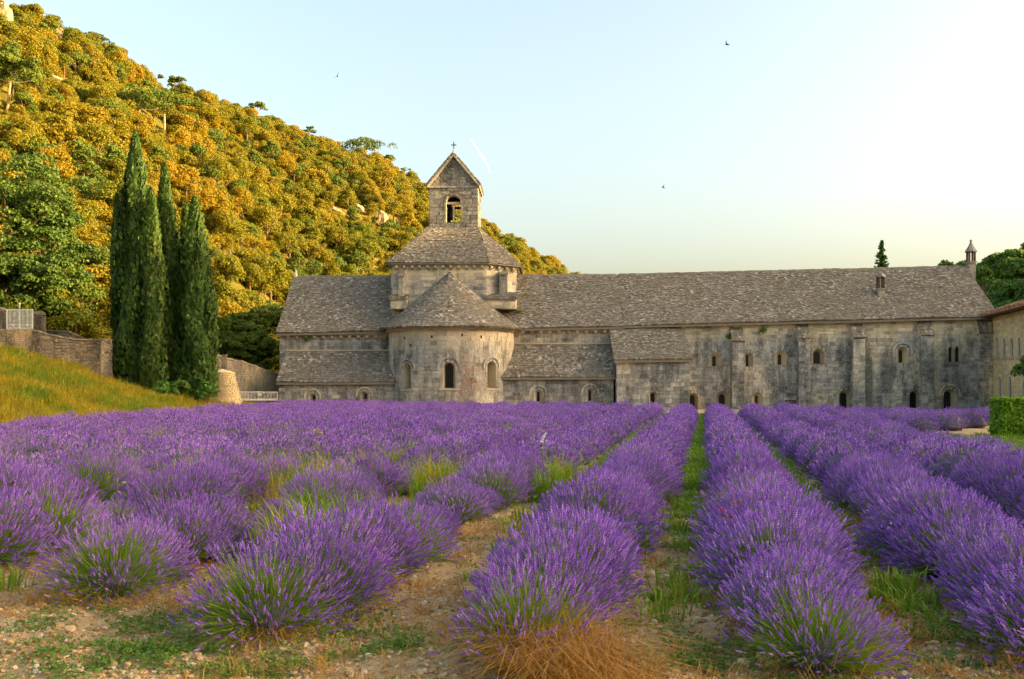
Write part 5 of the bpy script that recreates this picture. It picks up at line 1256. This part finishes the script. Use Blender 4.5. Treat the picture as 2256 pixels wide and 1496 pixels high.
# wild grass coming up between the lavender bushes of the far rows
PT = []
for k in range(9000):
    X_, Y_ = g.uniform(-15, 1), g.uniform(9, 40); c_ = X_ * RP[0] + Y_ * RP[1]
    if c_ < -1.8 and Y_ > d_start(c_) + .6 and abs(X_ / Y_) < .56 and fbm(X_ * .55 + 2, Y_ * .4 + 8) > .15: PT.append((X_, Y_, .02))
PT = np.array(PT); src = [blade_src('tall_source', 730 + i, 26, .62, .16, .006, M['greengrass'] if i else M['goldgrass'], .7) for i in range(3)]
gn_scatter('wild_grass', PT, eul(g.uniform(0, 6.28, len(PT))), np.repeat(g.uniform(.75, 1.25, len(PT))[:, None], 3, 1), np.arange(len(PT)) % 3, src, 'yellow green wild grass growing up among the lavender bushes', 'grass')
# ground-cover weeds in patches on the bare soil
def weed_src(seed):
    g2 = np.random.default_rng(seed); n = 46; az = g2.uniform(0, 2 * pi, n); r_ = .11 * np.sqrt(g2.random(n)); c = np.stack([r_ * np.cos(az), r_ * np.sin(az), g2.uniform(.008, .05, n)], -1)
    V, q = leaf_quads(c, unit(np.array([0, 0, 1.]) + g2.normal(size=(n, 3)) * .55), g2.uniform(.012, .03, n), g2, .7); return bpy.data.objects.new('weed_source', make_mesh('weed_source', V, [q], M['weed']))
src = [weed_src(740 + i) for i in range(4)]
PT = []
def gpt(px, py): D = F * CH / (py - HY); return (px - CX) / F * D, D
for px, py, r_, n in ((345, 1435, .32, 60), (300, 1385, .25, 25), (430, 1375, .3, 30), (150, 1440, .25, 22), (880, 1440, .25, 40), (820, 1400, .3, 30), (1560, 1450, .35, 60), (1480, 1470, .2, 20), (1985, 1355, .22, 40), (2060, 1410, .3, 40), (2110, 1470, .3, 40), (1500, 1210, .35, 45), (1530, 1180, .4, 50), (1545, 1260, .25, 20), (1900, 1200, .5, 50), (1920, 1250, .4, 40), (640, 1470, .3, 30), (250, 1480, .35, 40), (700, 1360, .3, 20), (1430, 1390, .3, 24), (480, 1490, .2, 20), (60, 1400, .2, 14), (1700, 1490, .3, 20)):
    x, y = gpt(px, py)
    for k in range(int(n * .7)): PT.append((x + g.normal() * r_ * .75, y + g.normal() * r_ * .5))
for k in range(900):
    x, y = g.uniform(-5.5, 5.5), g.uniform(5, 13)
    if fbm(x * 1.3 + 3, y * 1.3) > .06: PT.append((x, y))
PT = np.array(PT); Z = soil_z(PT[:, 0], PT[:, 1])
gn_scatter('ground_weeds', np.column_stack([PT, Z]), eul(g.uniform(0, 6.28, len(PT))), np.repeat(g.uniform(.5, 1.3, len(PT))[:, None], 3, 1), np.arange(len(PT)) % 4, src, 'low green weeds spreading over the stony soil', 'weeds')
# dry straw litter on the soil
src = [blade_src('straw_source', 760 + i, 16, .12, .1, .003, M['straw'], 1.0) for i in range(3)]
N = 4200; x, y = g.uniform(-5.5, 5.5, N), g.uniform(5, 13, N); k = fbm(x * .9 + 9, y * .9 + 4) > -.06; x, y = x[k], y[k]
gn_scatter('straw_litter', np.stack([x, y, soil_z(x, y)], -1), np.stack([g.normal(size=len(x)) * .7, g.normal(size=len(x)) * .7, g.uniform(0, 6, len(x))], -1), np.repeat(g.uniform(.4, 1.1, len(x))[:, None], 3, 1), np.arange(len(x)) % 3, src, 'scattered dry straw lying on the soil', 'straw')
# pebbles
def pebble(seed, mat):
    g2 = np.random.default_rng(seed); V = []; n1, n2 = 6, 4
    for i in range(n2):
        ph = pi * (i / (n2 - 1) - .5)
        for j in range(n1): V.append(np.array([cos(ph) * cos(2 * pi * j / n1), .8 * cos(ph) * sin(2 * pi * j / n1), .55 * sin(ph)]) * g2.uniform(.75, 1.2))
    return bpy.data.objects.new('pebble_source', make_mesh('pebble_source', V, [np.array([[i * n1 + j, i * n1 + (j + 1) % n1, (i + 1) * n1 + (j + 1) % n1, (i + 1) * n1 + j] for i in range(n2 - 1) for j in range(n1)])], mat, False))
t = NT('pebble', .95, .1); t.color(t.ramp(t.orand(), [(0, (.26, .15, .06)), (.35, (.42, .27, .12)), (.75, (.5, .35, .18)), (.94, (.56, .44, .28)), (1, (.68, .6, .48))])); M['pebble'] = t.m
src = [pebble(780 + i, M['pebble']) for i in range(5)]
N = 34000; y = 4.9 + 9 * g.random(N) ** 1.5; x = g.uniform(-.56, .56, N) * y; s = .007 + .022 * g.random(N) ** 3 + .022 * (g.random(N) < .02) + .03 * (g.random(N) < .006)
gn_scatter('pebbles', np.stack([x, y, soil_z(x, y) + .2 * s], -1), g.uniform(0, 6.28, (N, 3)) * np.array([.1, .1, 1]), np.repeat(s[:, None], 3, 1), np.arange(N) % 5, src, 'small ochre pebbles strewn over the bare soil', 'pebbles')
# tufts of dry grass and single wild plants: things of their own
def dry_tuft(px, py, n, h, spread, seed, label):
    x, y = gpt(px, py); V, Q = blades(seed, n, h, spread, .0024, 1.9, 1.7); o = obj_from(make_mesh('dry_grass_tuft', V, [Q], M['straw']), 'dry_grass_tuft', None, (x, y, float(soil_z(x, y)))); tag(o, label, 'dry grass')
dry_tuft(1225, 1500, 1500, .46, .36, 801, 'big tuft of orange dry grass in front of a lavender bush')
dry_tuft(1330, 1530, 500, .26, .3, 802, 'flattened orange dry grass spilling beside the big tuft')
dry_tuft(1895, 1490, 160, .3, .12, 803, 'thin tuft of orange grass at the tip of a green stemmed lavender bush')
dry_tuft(570, 1425, 130, .2, .22, 804, 'sparse straw under the woody base of a lavender bush')
dry_tuft(150, 1330, 260, .2, .3, 805, 'orange dead grass by the sparse lavender bush with grey twigs')
dry_tuft(620, 1140, 140, .5, .35, 806, 'yellow dry grass growing among the left lavender bushes')
def wild_plant(px, py, h, seed, label, mat=M['greengrass'], head=None):
    g2 = np.random.default_rng(seed); x, y = gpt(px, py); r = empty('wild_plant', (x, y, float(soil_z(x, y)) if y < 14 else .02)); tag(r, label, 'wild plant')
    mb = MB(); mb.tube([(0, 0, -.02), (.02, .01, h * .5), (.03 * g2.normal(), 0, h)], [.006, .005, .003], 5); mb.build('stem', mat, r)
    mb = MB(); n = 34; z = g2.uniform(.08, 1, n) * h; az = g2.uniform(0, 2 * pi, n); l = (.05 + .13 * (1 - z / h))
    c = np.stack([np.cos(az) * l, np.sin(az) * l, z], -1); V, q = leaf_quads(c, unit(np.array([0, 0, 1.]) + g2.normal(size=(n, 3)) * .6), .07 * (1.3 - z / h), g2, .5); mb.add(V, q); mb.build('leaves', mat, r)
    if head:
        mb = MB(); n = 26; c = np.array([0, 0, h]) + g2.normal(size=(n, 3)) * np.array([.05, .05, .06]); V, q = leaf_quads(c, unit(g2.normal(size=(n, 3))), .025, g2); mb.add(V, q); mb.build('flower_head', head, r)
wild_plant(1872, 1165, .42, 821, 'tall pale green weed standing in the soil strip between two rows', M['weed'])
wild_plant(1420, 1245, .5, 822, 'bright green leafy weed beside the broad lavender bush', M['shrub'])
wild_plant(905, 1230, .62, 823, 'yellow green branching weed among the left lavender bushes', M['greengrass'])
wild_plant(520, 1170, .7, 824, 'leafy green weed poking through the left lavender', M['shrub'])
wild_plant(255, 1160, .85, 825, 'tall thin green weed above the left lavender', M['greengrass'])
wild_plant(1975, 1250, .35, 826, 'small weed with pale flowers on the soil strip', M['weed'], M['white'])
wild_plant(1195, 1115, .95, 827, 'white flowering weed above the lavender', M['weed'], M['white'])
wild_plant(1605, 1255, .55, 828, 'red poppy at the edge of a lavender bush', M['weed'], M['redp'])
wild_plant(700, 1110, 1.0, 829, 'yellow seeded grass stalk above the left lavender', M['goldgrass'], M['yellow'])

# ================================================================== SKY: birds and contrail
def bird(px, py, D, roll, yaw, label):
    r = empty('bird', at(px, py, D)); r.rotation_euler = (R(10), roll, yaw); r.scale = (1.35,) * 3; tag(r, label, 'bird')
    mb = MB(); mb.tube([(0, .09, 0), (0, .06, .005), (0, 0, 0), (0, -.07, 0), (0, -.13, 0)], [.006, .02, .026, .014, .004], 8); mb.build('body', M['bird'], r, smooth=True)
    for s in (-1, 1):
        mb = MB(); V = [(s * .015, .035, .01), (s * .1, .06, .05), (s * .2, -.03, .07), (s * .1, .02, .045), (s * .015, -.025, .008)]; V2 = [(a, b, c - .006) for a, b, c in V]
        mb.add(V + V2, [np.arange(5), np.arange(5, 10), np.array([[i, (i + 1) % 5, 5 + (i + 1) % 5, 5 + i] for i in range(5)])]); mb.build('wing', M['bird'], r)
bird(1602, 98, 55, R(20), R(60), 'dark swift flying highest in the open sky above the long wing')
bird(743, 168, 60, R(-50), R(20), 'dark swift banking in the sky over the hill side')
bird(1461, 413, 70, R(10), R(100), 'dark swift low in the sky right of the bell tower')
c0, c1 = at(1037, 306, 3500), at(1082, 385, 3500); mb = MB(); ts = np.linspace(0, 1, 12)
P = [c0 + (c1 - c0) * t + np.array((8 * sin(t * 2.6) - 8 * t * sin(2.6), 0, 0)) for t in ts]; mb.tube(P, 2.8 * np.sin(np.clip(ts * .96 + .04, 0, 1) * pi) ** .7 + .3, 8)
o = mb.build('contrail', M['vapour'], smooth=True); tag(o, 'short white slanting vapour trail in the sky beside the bell tower', 'contrail')
